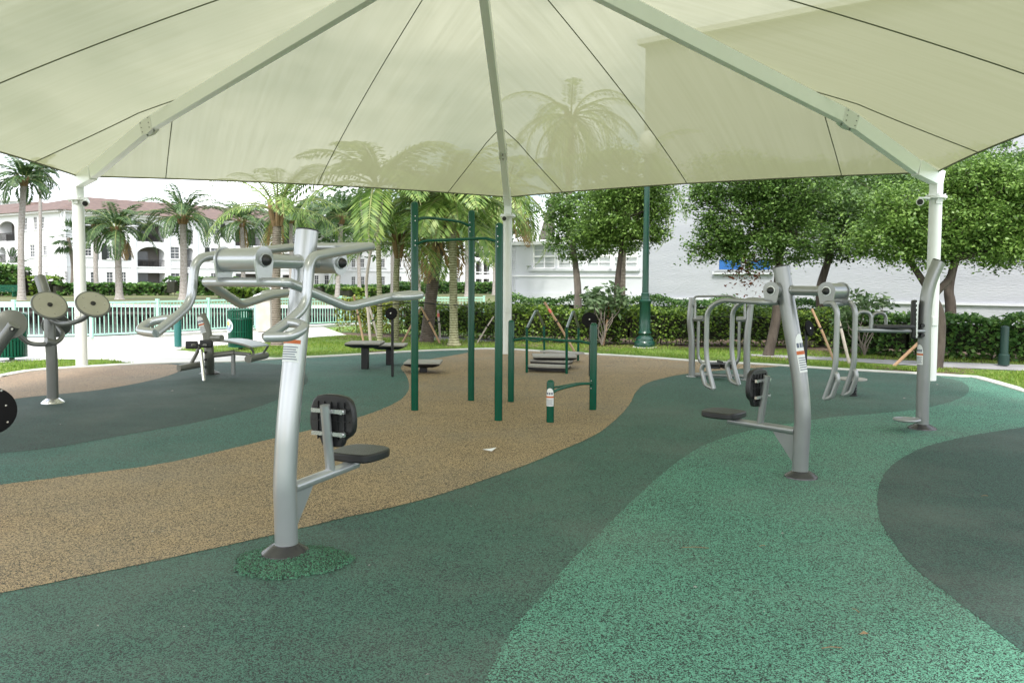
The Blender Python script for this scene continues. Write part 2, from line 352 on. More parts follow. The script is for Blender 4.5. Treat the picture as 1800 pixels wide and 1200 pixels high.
# ================================================================== ground
def gl(pts, z=0.0): return [G(x, y, z) for x, y in pts]
curb_in = gl([(0, 664), (55, 653), (137, 646.5), (240, 641), (330, 638), (420, 636), (500, 631), (600, 626), (725, 618.5), (815, 615), (880, 614), (960, 619), (1030, 623), (1120, 628), (1230, 636), (1349, 642), (1440, 648), (1528, 653), (1620, 658), (1690, 662.5), (1714, 665), (1800, 690)])
far_wall = [Vector((-60, 20, 0)), Vector((-30, 20.5, 0)), Vector((-18, 20.7, 0)), Vector((-12.3, 21.0, 0)), Vector((-10.3, 22.0, 0)), Vector((-9.4, 23.6, 0)), Vector((-7.95, 26.1, 0)), Vector((-6.1, 28.7, 0)), Vector((-4.0, 30.0, 0)), Vector((-1.05, 30.8, 0))]
fence_line = crom(far_wall[2:], 5)
wallcap = [far_wall[0], far_wall[1]] + fence_line
near = [p+Vector((0, .35, 0)) for p in wallcap] + [Vector((-.2, 33, 0)), Vector((-.2, 44, 0)), Vector((90, 70, 0)), Vector((120, 70, 0)), Vector((120, -60, 0)), Vector((-60, -60, 0))]
lawn = sheet('lawn', near, -.03, M_lawn)
# walkway between the pad and the fence
walk = [p for p in wallcap[:-3]]
wk = gl([(610, 588), (560, 590.5), (453, 602), (387, 606), (305, 613), (376, 620), (440, 624), (500, 628), (545, 629.5)]) + [p+Vector((0, .02, 0)) for p in reversed(curb_in[3:8])] + gl([(239, 637), (179, 630), (110, 629.5), (47, 632.5), (0, 635.5)]) + [Vector((-14, 16.2, 0)), Vector((-60, 15, 0))]
sheet('walkway', [p+Vector((0, .12, 0)) for p in wallcap if p.x < -6.4] + wk, -.018, M_conc)
def ribbon(name, path, wdt, z0, z1, m, side=1, closed=False):
    b = MB(); n = len(path); P = []
    for i, p in enumerate(path):
        d = (path[min(i+1, n-1)]-path[max(i-1, 0)]); d.z = 0; d.normalize(); q = Vector((-d.y, d.x, 0))*side
        w_ = wdt[i] if isinstance(wdt, list) else wdt
        for zz, s_ in ((z0, 0), (z1, 0), (z1, 1), (z0, 1)): P.append(Vector((p.x, p.y, 0))+q*w_*s_+Vector((0, 0, zz)))
    F = []
    for i in range(n-1):
        for k in range(4): F.append((i*4+k, i*4+(k+1) % 4, (i+1)*4+(k+1) % 4, (i+1)*4+k))
    F += [(0, 1, 2, 3), tuple((n-1)*4+k for k in (3, 2, 1, 0))]
    b.add(P, F); o = b.obj(name, m, bevel=.012); return o
cpath = [Vector((-14, 12.4, 0))] + crom(curb_in, 3) + [Vector((9.4, 11.0, 0)), Vector((11, 8, 0)), Vector((12, -6, 0))]
tag(ribbon('curb', cpath, .16, -.06, .025, M_curb, 1), kind='structure')
pad = [Vector((-14, 12.4, 0))] + crom(curb_in, 3) + [Vector((9.4, 11.0, 0)), Vector((11, 8, 0)), Vector((12, -6, 0)), Vector((-14, -6, 0))]
sheet('rubber_ground', pad, 0.0, M_gD)
z3line = [(0, 852), (150, 833), (300, 812), (475, 772), (560, 752), (650, 727), (700, 705), (717, 688), (719, 674), (713, 658), (705, 646), (717, 638), (761, 630.5), (822, 620)]
random.seed(3)
def dens(px, seg=6):
    P = [Vector((p.x, p.y, 0)) for p in crom([G(x, y) for x, y in px], seg)]; o = []
    for a, c in zip(P, P[1:]):
        st_ = .022 if min(a.y, c.y) < 7 else .06; n = min(max(1, int((c-a).length/st_)), 400)
        for k in range(n): o.append(a.lerp(c, k/n)+Vector((random.uniform(-1, 1), random.uniform(-1, 1), 0))*(.0045 if n > 1 else 0))
    return o+[P[-1]]
cin = crom(curb_in, 3)
def curbpart(x0, x1):    # pieces of the inner curb line between two photo columns
    r_ = []
    for p in cin:
        px = PCX+FPX*p.x/p.y
        if x0 <= px <= x1: r_.append(Vector((p.x, p.y, 0)))
    return r_
Lfar = [Vector((-14, 12.4, 0))]
z3 = dens(z3line)
def lerpout(p, q, k): return Vector((p.x+(p.x-q.x)*k, p.y+(p.y-q.y)*k, 0))
e3 = Vector((-13.9, 6.3, 0)); e2 = Vector((-13.9, 7.2, 0)); e1 = Vector((-13.9, 10.1, 0)); e5 = Vector((-13.9, -1.2, 0))
g_ = [p-Vector((0, .015, 0)) for p in curbpart(-60, 824)]
sheet('mid_green_ground', [e3] + z3 + list(reversed(g_)) + Lfar, .0015, M_gM)
z2line = [(0, 797), (100, 786), (200, 768), (350, 741), (450, 716), (510, 693), (537, 676), (541, 664), (531, 651), (500, 642), (440, 637.5), (400, 638.6)]
sheet('charcoal_green_ground', [e2] + dens(z2line) + [p-Vector((0, .02, 0)) for p in reversed(curbpart(-60, 398))] + Lfar, .003, M_gDD)
z1line = [(0, 705), (60, 697), (170, 686), (250, 672), (300, 659), (320, 649), (318, 643), (300, 640.5), (285, 640.2)]
sheet('pale_tan_ground', [e1] + dens(z1line) + [p-Vector((0, .025, 0)) for p in reversed(curbpart(-60, 283))] + Lfar, .0045, M_tanl)
z5line = [(1372, 644), (1349, 645.6), (1277, 650), (1206, 657), (1165, 665), (1134, 675), (1117, 690), (1108, 708), (1090, 730), (1050, 762), (975, 796), (900, 826), (750, 876), (600, 911), (480, 940), (240, 993), (0, 1042.5)]
sheet('tan_ground', list(z3) + [p-Vector((0, .03, 0)) for p in curbpart(824, 1372)] + dens(z5line) + [e5, e3], .003, M_tan)
z6a = [(820, 1290), (850, 1205), (900, 1108), (950, 1051), (1000, 990), (1050, 940), (1100, 891), (1150, 845), (1200, 805), (1250, 777), (1325, 755), (1400, 742), (1475, 732), (1550, 726), (1625, 717), (1675, 705), (1700, 692), (1703, 681), (1694, 673), (1680, 668), (1655, 663), (1630, 660)]
z6b = [(1900, 742), (1800, 751), (1700, 767), (1625, 786), (1575, 812), (1550, 842), (1542, 880), (1552, 925), (1600, 990), (1650, 1032), (1750, 1108), (1850, 1190), (2000, 1330)]
l6 = dens(z6a); d6b = dens(z6b)
sheet('light_green_ground', l6 + [p-Vector((0, .02, 0)) for p in cin if PCX+FPX*p.x/p.y > 1632] + [Vector((9.3, 11, 0)), Vector((10.9, 8, 0))] + d6b + [Vector((2.2, 1.2, 0)), Vector((-.4, 1.2, 0))], .0015, M_gL)
sheet('deep_green_ground', d6b + [Vector((4.2, 1.6, 0)), Vector((6, 1.2, 0)), Vector((10.9, 2, 0)), Vector((10.9, 7.9, 0))], .003, M_gDp)
# grey garden path at the right
gp = gl([(1318, 622), (1440, 626), (1559, 632), (1680, 636.5), (1800, 641), (1950, 647)], -.02); gp2 = gl([(1318, 625), (1440, 632), (1579, 640.5), (1680, 646), (1800, 651), (1950, 661)], -.02)
sheet('garden_path', gp + list(reversed(gp2)), -.02, M_greyp)
sheet('garden_path', gl([(752, 590), (870, 594), (878, 598), (850, 600), (790, 600), (745, 596)], -.02), -.021, M_greyp)
# planting soil under the hedges and trees
for pts in ([(588, 594), (760, 603), (905, 607), (1100, 611), (1310, 613), (1560, 630), (1700, 634), (1900, 640), (2100, 640), (2100, 600), (1500, 596), (1100, 592), (740, 586), (600, 583)],):
    sheet('soil', gl(pts), -.026, M_soil)
def soilpatch(px, py, r):
    c = G(px, py); sheet('soil', [c+Vector((cos(a)*r*(1+.25*sin(a*3+px)), sin(a)*r*(1+.2*cos(a*2+px)), 0)) for a in [2*pi*k/18 for k in range(18)]], -.024, M_soil)
for a in ((482, 606, .55), (667, 616, .3), (752, 601, .5), (798, 606, .28), (1652, 648, .7), (1362, 627, .6), (1590, 646, .5), (1050, 612, .5)): soilpatch(*a)
# canal, seawalls, far bank
sheet('water', [(-400, -100), (400, -100), (400, 62), (-400, 62)], -1.15, M_water)
tag(ribbon('near_seawall', [p+Vector((0, .02, 0)) for p in wallcap]+[Vector((-.35, 33, 0)), Vector((-.35, 60, 0))], .4, -1.6, .06, M_curb, 1), kind='structure')
b = MB(); b.box((-100, 51, -.65), (640, .6, 1.1)); b.obj('far_seawall', M_seawall)['kind'] = 'structure'
b = MB(); b.box((-100, 50.9, -.06), (640, .9, .16)); b.obj('seawall_cap', M_curb)['kind'] = 'structure'
b = MB()
for k in range(120):
    x = -70+k*.62; b.box((x, 50.35, -1.0), (.17, .3, .9))
b.box((-33, 50.3, -.5), (78, .42, .12)); tag(b.obj('dock', M_seawall), 'dark weathered timber dock on piles along the far canal wall', 'dock')
sheet('far_bank', [(-1500, 51), (1500, 51), (1500, 3000), (-1500, 3000)], -.01, M_lawn2)

# grass blades on the lawns near the pad
def inpoly(P, poly):
    x, y = P[:, 0], P[:, 1]; c = np.zeros(len(P), bool); n = len(poly)
    for i in range(n):
        x1, y1 = poly[i][0], poly[i][1]; x2, y2 = poly[(i+1) % n][0], poly[(i+1) % n][1]
        k = ((y1 > y) != (y2 > y)) & (x < (x2-x1)*(y-y1)/(y2-y1+1e-12)+x1); c ^= k
    return c
g1 = gl([(0, 636), (47, 633), (110, 630), (179, 630.5), (236, 637.5), (137, 642), (55, 648.5), (-30, 659)])
g2 = gl([(310, 613), (387, 606), (453, 602), (560, 591), (607, 589), (760, 594), (905, 600), (1320, 612), (1320, 632), (1230, 631), (1120, 622), (1030, 617), (960, 613), (880, 609), (815, 610), (725, 613), (600, 620), (500, 625), (376, 618)])
g3 = gl([(1318, 626), (1579, 641.5), (1690, 647), (1900, 658), (1900, 712), (1800, 678), (1715, 655), (1620, 651), (1528, 646), (1349, 635), (1318, 633)])
g4 = gl([(1320, 610), (1600, 622), (1900, 632), (1900, 641), (1559, 631), (1320, 621)])
Cs = []
for poly, dn in ((g1, 900), (g2, 700), (g3, 1000), (g4, 700)):
    A_ = np.array([[p.x, p.y] for p in poly]); lo, hi = A_.min(0), A_.max(0); n = int((hi-lo).prod()*dn)
    P = rng.uniform(lo, hi, (n, 2)); Cs.append(P[inpoly(P, A_)])
P = np.concatenate(Cs); n = len(P); h = rng.uniform(.025, .065, n)*(1+.5*np.sin(P[:, 0]*3.1)*np.cos(P[:, 1]*2.3))
C = np.column_stack([P, -.03+h*.5]); A = np.column_stack([rng.normal(0, .014, n), rng.normal(0, .014, n), h*.55])
th = rng.uniform(0, pi, n); B = np.column_stack([np.cos(th), np.sin(th), np.zeros(n)])*.006
tag(scatter('grass', C, A, B, LF_grass), 'short mown grass around the rubber pad', 'grass', kind='stuff')

# ================================================================== facade tool
def facade(T, p0, p1, z0, z1, ops, m, wallname='wall'):
    """wall from p0 to p1 with real openings. ops: (kind, u0,u1,z0,z1). outward = right-hand side seen from the camera"""
    p0 = Vector((p0[0], p0[1], 0)); p1 = Vector((p1[0], p1[1], 0)); d = (p1-p0).normalized(); Lw = (p1-p0).length
    nn = Vector((d.y, -d.x, 0))
    if nn.dot(-p0) < 0: nn = -nn
    us = sorted(set([0, Lw]+[o[1] for o in ops]+[o[2] for o in ops])); zs = sorted(set([z0, z1]+[o[3] for o in ops]+[o[4] for o in ops]))
    b = MB(); P3 = lambda u, z, o=0.0: p0+d*u+nn*o+Vector((0, 0, z))
    for i in range(len(us)-1):
        for j in range(len(zs)-1):
            uc = (us[i]+us[i+1])/2; zc = (zs[j]+zs[j+1])/2
            if any(o[1] < uc < o[2] and o[3] < zc < o[4] for o in ops): continue
            b.add([P3(us[i], zs[j]), P3(us[i+1], zs[j]), P3(us[i+1], zs[j+1]), P3(us[i], zs[j+1])], [(0, 1, 2, 3)])
    for kind, a, c, e, f in ops:
        dp = .14 if kind == 'win' else 1.6
        for q in (((a, e), (c, e)), ((c, e), (c, f)), ((c, f), (a, f)), ((a, f), (a, e))):
            b.add([P3(*q[0]), P3(*q[1]), P3(*q[1], -dp), P3(*q[0], -dp)], [(0, 1, 2, 3)])
        if kind in ('arch', 'archwin'):
            n = 10; r_ = (c-a)/2; hh = min(r_, (f-e)*.35)
            for sgn in (-1, 1):
                cx = (a+c)/2
                pts = [(cx+sgn*r_, f), (cx+sgn*r_, f-hh)] + [(cx+sgn*r_*cos(k/n*pi/2), f-hh+hh*sin(k/n*pi/2)) for k in range(1, n+1)]
                b.prism([P3(u, z, -.1) for u, z in pts], nn, .18)
    w_ = b.obj(wallname, m, T, smooth=False)
    for kind, a, c, e, f in ops:
        if kind == 'win':
            fr = MB(); t = .05; wd = c-a; hh = f-e
            for bx in (((a+c)/2, e+t/2, wd, t), ((a+c)/2, f-t/2, wd, t), (a+t/2, (e+f)/2, t, hh-2*t), (c-t/2, (e+f)/2, t, hh-2*t), ((a+c)/2, (e+f)/2, wd-2*t, t)):
                fr.box(P3(bx[0], bx[1], -.08), (bx[2], .07, bx[3]), rz=atan2(d.y, d.x))
            nv = 2 if wd < 1.3 else 3
            for k in range(1, nv): fr.box(P3(a+wd*k/nv, (e+f)/2, -.085), (.022, .05, hh-2*t), rz=atan2(d.y, d.x))
            for k in (1, 3): fr.box(P3((a+c)/2, e+hh*k/4, -.09), (wd-2*t, .05, .022), rz=atan2(d.y, d.x))
            fo = fr.obj('window', M_white2, T, smooth=False)
            pn = MB(); pn.box(P3((a+c)/2, (e+f)/2, -.125), (wd, .02, hh), rz=atan2(d.y, d.x)); pn.obj('pane', M_glass, fo, smooth=False)
            si = MB(); si.box(P3((a+c)/2, e-.05, .05), (wd+.25, .14, .1), rz=atan2(d.y, d.x)); si.obj('sill', m, fo, smooth=False)
        else:
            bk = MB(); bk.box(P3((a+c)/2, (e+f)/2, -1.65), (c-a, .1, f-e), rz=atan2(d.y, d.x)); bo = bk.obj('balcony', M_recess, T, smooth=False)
            dr = MB(); wd = (c-a)
            dr.box(P3(a+wd*.36, e+1.05, -1.56), (wd*.42, .06, 2.1), rz=atan2(d.y, d.x)); dr.obj('door', M_glass, bo, smooth=False)
            rl = MB()
            rl.box(P3((a+c)/2, e+1.0, -.1), (wd, .06, .06), rz=atan2(d.y, d.x)); rl.box(P3((a+c)/2, e+.12, -.1), (wd, .05, .05), rz=atan2(d.y, d.x))
            k = a+.08
            while k < c: rl.box(P3(k, e+.55, -.1), (.03, .03, .86), rz=atan2(d.y, d.x)); k += .15
            rl.obj('railing', M_rail, bo, smooth=False)
            ch = MB()
            if wd > 2.5:
                for q in (.3, .6, .75): ch.box(P3(a+wd*q, e+.45, -.8), (.55, .5, .9), rz=atan2(d.y, d.x)+q)
                ch.obj('patio_chair', M_rail, bo, smooth=False)
    return P3, d, nn
def uz(p0, p1, rects):
    """photo rectangles on a wall line -> openings in wall coordinates"""
    o = []; p0 = Vector((*p0[:2], 0)); p1 = Vector((*p1[:2], 0)); d = (p1-p0).normalized()
    def uat(px):
        k = (px-PCX)/FPX; return (k*p0.y-p0.x)/(d.x-k*d.y)
    for kind, x0, y0, x1, y1 in rects:
        u0, u1 = sorted((uat(x0), uat(x1))); pm = p0+d*(u0+u1)/2
        o.append((kind, u0, u1, max(zat(y1, pm), .15), zat(y0, pm)))
    return o

# ------------------------------------------------------------------ apartment house across the canal
Cn = (-52.6, 97.0); En = (-26.8, 126.4)
T = thing('apartment_building', (-45, 105, 0), 'long white three storey apartment house with brown tile roof across the canal', 'building')
rects = []
ROW = [(391, 413), (433, 456), (479, 501)]
def row(x, y0, xref): return y0
for (x0, x1) in ((151, 163),):
    rects += [('win', x0, 428, x1, 450), ('win', 160, 478, 173, 500), ('balc', 151, 396, 166, 420)]
rects += [('win', 190, 432, 199, 455), ('win', 212, 432, 219, 455), ('win', 188, 478, 200, 500), ('win', 213, 478, 223, 500), ('win', 195, 399, 206, 417)]
rects += [('arch', 243, 392, 291, 425), ('arch', 243, 434, 291, 471), ('balc', 243, 479.5, 291, 509)]
rects += [('win', 301, 391, 317, 411), ('win', 301, 434, 317, 455), ('win', 301, 480, 317, 501)]
rects += [('balc', 329, 404, 341, 429), ('arch', 329, 436, 341, 472.5), ('balc', 329, 480, 341, 509)]
rects += [('win', 372, 393, 387, 414), ('win', 372, 436, 387, 458), ('win', 371, 480, 387, 495)]
rects += [('arch', 415, 401, 433, 432), ('arch', 437, 401, 461, 432), ('balc', 415, 441, 461, 471), ('balc', 415, 481, 461, 508)]
rects += [('win', 466.5, 399, 479, 419), ('win', 466.5, 440, 479, 460), ('win', 466.5, 483, 479, 500)]
rects += [('arch', 497, 405, 522, 433), ('balc', 497, 446, 522, 471), ('balc', 497, 483, 522, 508)]
for x in (535, 553, 571, 588): rects += [('win', x, 406, x+8, 423), ('win', x, 444, x+8, 461), ('win', x, 484, x+8, 500)]
Z1 = 9.55
P3, d1, n1 = facade(T, Cn, En, 0, Z1, uz(Cn, En, rects), M_wall)
lef = Vector((-.84, .54, 0)).normalized(); Ln = Vector((*Cn, 0))+lef*34
rl = []
for x0, y0, x1, y1 in ((45, 383, 51, 405), (62, 381, 68, 404), (75, 381, 81, 402), (108, 377, 114, 397), (54, 430, 63, 452), (77, 432, 84, 448), (110, 427, 117, 450), (48, 478, 54, 492), (66, 478, 71, 492), (79, 478, 85, 493), (111, 477, 118, 500)): rl.append(('win', x0, y0, x1, y1))
rl += [('arch', 1, 389, 29, 424), ('arch', 0, 434, 12, 462), ('arch', 18, 434, 31, 462), ('balc', -12, 478, 28, 508), ('arch', -45, 392, -15, 426), ('arch', -45, 436, -15, 464)]
facade(T, Cn, Ln, 0, Z1, uz(Cn, Ln, rl), M_wall)
# string courses, cornice, downspouts
def band(T, p0, p1, z, h, pr, m=M_wall, name='cornice'):
    p0 = Vector((*p0[:2], 0)); p1 = Vector((*p1[:2], 0)); d = (p1-p0).normalized(); nn = Vector((d.y, -d.x, 0))
    if nn.dot(-p0) < 0: nn = -nn
    b = MB(); b.box((p0+p1)/2+nn*(pr/2+.003)+Vector((0, 0, z)), ((p1-p0).length, pr, h), rz=atan2(d.y, d.x)); return b.obj(name, m, T, smooth=False)
for p, q in ((Cn, En), (Cn, Ln)):
    band(T, p, q, 3.05, .16, .07, name='string_course'); band(T, p, q, Z1-.12, .24, .45, M_white2)
for px in (113, 236, 296, 325, 345, 409, 464):
    k = (px-PCX)/FPX; u = (k*Cn[1]-Cn[0])/(d1.x-k*d1.y); q = P3(u, Z1/2-.15, .09); b = MB(); b.box(q, (.5, .18, Z1-.4), rz=atan2(d1.y, d1.x)); b.obj('pilaster', M_wall, T, smooth=False)
def shutters(rs, p0, dd, nn):
    for x0, x1, y0, y1, ar in rs:
        o = uz(p0, (p0[0]+dd.x*10, p0[1]+dd.y*10), [('s', x0, y0, x1, y1)])[0]
        b = MB(); a, c, e, f = o[1:]; q = lambda u, z: Vector((*p0, 0))+dd*u+nn*.06+Vector((0, 0, z))
        if ar: pts = [q(a, e), q(c, e)]+[q((a+c)/2+(c-a)/2*cos(k/8*pi), f-.5+.5*sin(k/8*pi)) for k in range(9)]
        else: pts = [q(a, e), q(c, e), q(c, f), q(a, f)]
        b.prism(pts, nn, .06); b.obj('shutter', M_shut, T, smooth=False)
shutters([(166, 174, 427, 456, 1), (180, 190, 427, 456, 1), (221, 231, 429, 457, 1), (361, 369, 391, 416, 0), (389, 397, 393, 417, 0), (361, 369, 435, 459, 0), (389, 397, 436, 460, 0)], Cn, d1, n1)
# hip roof
inn = lef*22; A0 = Vector((*Cn, Z1)); A1 = Vector((*En, Z1)); ov = .7
e = [A0-d1*ov-lef*ov, A1+d1*ov-lef*ov, A1+d1*ov+inn, A0-d1*ov+inn]
r1 = A0+d1*7+lef*8.5+Vector((0, 0, 2.5)); r2 = A1-d1*3+lef*8.5+Vector((0, 0, 2.5))
b = MB(); b.add(e+[r1, r2], [(0, 1, 5, 4), (1, 2, 5), (2, 3, 4, 5), (3, 0, 4), (3, 2, 1, 0)]); rf = b.obj('roof', M_roof, T, smooth=False)
e = [A0+lef*16-d1*ov, A0+lef*36-d1*ov, A0+lef*36+d1*14, A0+lef*16+d1*14]
r1 = A0+lef*19+d1*7+Vector((0, 0, 2.4)); r2 = A0+lef*34+d1*7+Vector((0, 0, 2.4))
b = MB(); b.add([p+Vector((0, 0, .02)) for p in e]+[r1, r2], [(0, 1, 5, 4), (1, 2, 5), (2, 3, 4, 5), (3, 0, 4), (3, 2, 1, 0)]); b.obj('roof', M_roof, T, smooth=False)

# rear wings glimpsed through the palms
T = thing('apartment_building', (-20, 131, 0), 'shaded grey white rear wing seen through the palm trunks beside the near machine', 'building')
a0 = (-27.5, 124.0); a1 = (-15.2, 136.0)
r2_ = [('win', x, y0, x+w_, y1) for x, w_ in ((618, 7), (633, 8), (670, 7), (688, 6), (699, 7)) for y0, y1 in ((486, 501), (455, 470), (422, 437))]
facade(T, a0, a1, 0, 9.2, uz(a0, a1, r2_), M_wall); band(T, a0, a1, 3.0, .15, .07, name='string_course')
b = MB(); q0 = Vector((*a0, 9.2)); q1 = Vector((*a1, 9.2)); bk = Vector((-8, 12, 0)); b.add([q0, q1, q1+bk, q0+bk, (q0+q1)/2+bk*.5+Vector((0, 0, 2.6))], [(0, 1, 4), (1, 2, 4), (2, 3, 4), (3, 0, 4), (3, 2, 1, 0)]); b.obj('roof', M_roof, T, smooth=False)
T = thing('apartment_building', (-8, 148, 0), 'farthest white apartment wing with stacked arched balconies behind the green chin-up posts', 'building')
a0 = (-16.6, 144.0); a1 = (4, 152)
r3_ = [('balc', 744, 433, 757, 449), ('balc', 744, 467, 757, 482), ('balc', 744, 488, 757, 510), ('win', 772, 455, 780, 470), ('win', 773, 487, 780, 502), ('win', 772, 425, 780, 440)]
for x in (836, 849.5): r3_ += [('balc', x, 433, x+10.5, 453), ('arch', x, 459, x+10.5, 483), ('balc', x, 490, x+10.5, 510)]
r3_ += [('win', 803, y, 809, y+14) for y in (426, 457, 488)] + [('win', 874, y, 881, y+14) for y in (426, 457, 488)]
facade(T, a0, a1, 0, 10.0, uz(a0, a1, r3_), M_wall); band(T, a0, a1, 3.1, .15, .07, name='string_course')
b = MB(); q0 = Vector((*a0, 10)); q1 = Vector((*a1, 10)); bk = Vector((-4, 12, 0)); b.add([q0, q1, q1+bk, q0+bk, q0*.7+q1*.3+bk*.5+Vector((0, 0, 3)), q0*.3+q1*.7+bk*.5+Vector((0, 0, 3))], [(0, 1, 5, 4), (1, 2, 5), (2, 3, 4, 5), (3, 0, 4), (3, 2, 1, 0)]); b.obj('roof', M_roof, T, smooth=False)

# distant high-rises
def tower(x0, x1, ytop, Y, label, nf, nc):
    a = V(x0, ytop, Y); c = V(x1, ytop, Y); H_ = a.z; T = thing('tower_block', (a.x, Y, 0), label, 'building')
    b = MB(); b.box(((a.x+c.x)/2, Y+8, H_/2), (c.x-a.x, 16, H_)); b.obj('wall', M_wall, T, smooth=False)
    fl = H_/nf
    for i in range(nf):
        for k in range(nc):
            w_ = (c.x-a.x)/nc; bb = MB(); z = H_-(i+.55)*fl
            if i > 4: continue
            bb.box((a.x+(k+.5)*w_, Y-.05, z), (w_*.78, .5, fl*.5)); bb.obj('window', M_glassp, T, smooth=False)
    b = MB()
    for i in range(5): b.box(((a.x+c.x)/2, Y-.5, H_-i*fl-.15), (c.x-a.x, 1.2, .4))
    b.obj('ledge', M_white2, T, smooth=False)
tower(-40, 45, 352, 330, 'distant pale block of flats above the roof at the far left', 12, 6)
tower(545, 557, 334, 430, 'distant thin white high-rise seen between the palms', 18, 2)

# ------------------------------------------------------------------ white building at the right
T = thing('white_building', (6, 31, 0), 'near white stucco building with rough walls behind the hedges at the right', 'building')
w0 = Vector((-.1, 36.1, 0)); wd_ = (Vector((15.1, 24.4, 0))-Vector((0, 36, 0))).normalized()
def wx(px):
    k = (px-PCX)/FPX; return (k*w0.y-w0.x)/(wd_.x-k*wd_.y)
uA, uB = wx(1128), wx(2500)
pA = w0+wd_*uA; pB = w0+wd_*26
# low wing with windows
ops = uz(w0, pA, [('win', 935, 429, 974, 472), ('win', 978, 429, 1024, 472), ('win', 1028, 429, 1072, 472), ('win', 1076, 429, 1119, 472)])
P3w, dW, nW = facade(T, w0, pA, 0, zat(423, w0+wd_*3), ops, M_lowwall)
for o in [o for o in bpy.data.objects if o.name.startswith('pane') and o.parent and o.parent.parent == T]: o.data.materials[0] = M_glassp
zt = zat(423, w0+wd_*3)
band(T, w0, pA, zt-.06, .14, .1, M_white2, 'coping'); band(T, w0, pA, zat(485, w0+wd_*2.5), .06, .05, M_white2, 'string_course'); band(T, w0, pA, .6, 1.0, .06, M_lowwall, 'plinth')
b = MB(); q = w0+Vector((.05, .3, 0)); b.box(w0+nW*-3+wd_*.15+Vector((0, 0, zt/2-.02)), (.3, 6, zt-.05), rz=atan2(wd_.y, wd_.x)); b.obj('end_wall', M_wall, T, smooth=False)
b = MB()
for k in range(9): 
    u = wx(1030)+k*0; 
# blinds inside two of the windows
for x0, x1 in ((1028, 1072), (1076, 1119)):
    o = uz(w0, pA, [('w', x0, 431, x1, 455)])[0]; b = MB()
    n = 9
    for k in range(n): b.box(P3w((o[1]+o[2])/2, o[3]+(o[4]-o[3])*(k+.5)/n, -.105), (o[2]-o[1]-.16, .015, (o[4]-o[3])/n*.7), rz=atan2(wd_.y, wd_.x))
    b.obj('blind', M_white2, T, smooth=False)
HT = 10.6
# openings of the tall part, hidden partly by trees and seen dimly through the shade cloth
ops = uz(pA, pB, [('win', 1262, 456, 1300, 474), ('win', 1318, 457, 1352, 474)])
facade(T, pA, pB, 0, HT, ops, M_stucco)
for o in [o for o in bpy.data.objects if o.name.startswith('pane') and o.parent and o.parent.parent == T]:
    pass
for x0, x1 in ((1262, 1300), (1318, 1352)):
    o = uz(pA, pB, [('w', x0, 456, x1, 474)])[0]; b = MB(); b.box(pA+dW*((o[1]+o[2])/2)+nW*-.04+Vector((0, 0, (o[3]+o[4])/2)), (o[2]-o[1]-.02, .05, o[4]-o[3]-.02), rz=atan2(wd_.y, wd_.x)); b.obj('shutter', M_blue, T, smooth=False)
o = uz(pA, pB, [('w', 1253, 477, 1358, 486)])[0]; b = MB(); b.box(pA+dW*((o[1]+o[2])/2)+nW*.06+Vector((0, 0, o[4]-.05)), (o[2]-o[1], .12, .1), rz=atan2(wd_.y, wd_.x)); b.obj('sill', M_lowwall, T, smooth=False)
band(T, pA, pB, .98, .07, .07, M_lowwall, 'string_course')
b = MB(); b.box(pA+nW*-7+dW*.15+Vector((0, 0, HT/2)), (.3, 13.8, HT), rz=atan2(wd_.y, wd_.x)); b.obj('end_wall', M_stucco, T, smooth=False)
b = MB(); b.box((pA+pB)/2+nW*-6.8+Vector((0, 0, HT+.1)), ((pB-pA).length+.4, 14.2, .2), rz=atan2(wd_.y, wd_.x)); b.obj('roof', M_white2, T, smooth=False)

# ================================================================== fence along the canal
T = thing('fence', tuple(fence_line[0]), 'pale mint green picket railing running along the canal wall', 'fence')
cum = [0]
for i in range(1, len(fence_line)): cum.append(cum[-1]+(fence_line[i]-fence_line[i-1]).length)
def along(s_):
    for i in range(1, len(cum)):
        if s_ <= cum[i]:
            t = (s_-cum[i-1])/(cum[i]-cum[i-1]); return fence_line[i-1].lerp(fence_line[i], t)
    return fence_line[-1]
LT = cum[-1]; npst = int(LT/1.75); RH = .97
posts = [along(LT*i/npst) for i in range(npst+1)]
for i in range(npst):
    a, c = posts[i], posts[i+1]; d = (c-a); ln = d.length; d.normalize(); b = MB(); an = atan2(d.y, d.x); m_ = (a+c)/2
    b.box(m_+Vector((0, 0, RH)), (ln-.07, .05, .05), rz=an); b.box(m_+Vector((0, 0, .14)), (ln-.07, .035, .04), rz=an); b.box(m_+Vector((0, 0, RH-.1)), (ln-.07, .03, .03), rz=an)
    k = .1
    while k < ln-.06: b.box(a+d*k+Vector((0, 0, .545)), (.017, .017, .79), rz=an); k += .112
    b.obj('picket_panel', M_fence, T, smooth=False)
for p in posts:
    b = MB(); b.box(p+Vector((0, 0, .54)), (.075, .075, .96)); b.box(p+Vector((0, 0, 1.03)), (.09, .09, .03)); b.obj('post', M_fence, T, smooth=False)
# stone pier
pp = V(466, 560, 25.6); pp.z = 0
T = thing('stone_pier', tuple(pp), 'square cream stone pier with pyramid cap in the canal fence', 'pier')
b = MB(); b.box(pp+Vector((0, 0, .5)), (.44, .44, 1.0)); b.obj('shaft', M_pillar, T, bevel=.01)
b = MB(); b.box(pp+Vector((0, 0, 1.05)), (.56, .56, .1)); q = pp+Vector((0, 0, 1.1)); b.add([q+Vector((-.28, -.28, 0)), q+Vector((.28, -.28, 0)), q+Vector((.28, .28, 0)), q+Vector((-.28, .28, 0)), q+Vector((0, 0, .14))], [(0, 1, 4), (1, 2, 4), (2, 3, 4), (3, 0, 4)]); b.obj('cap', M_white, T, smooth=False)

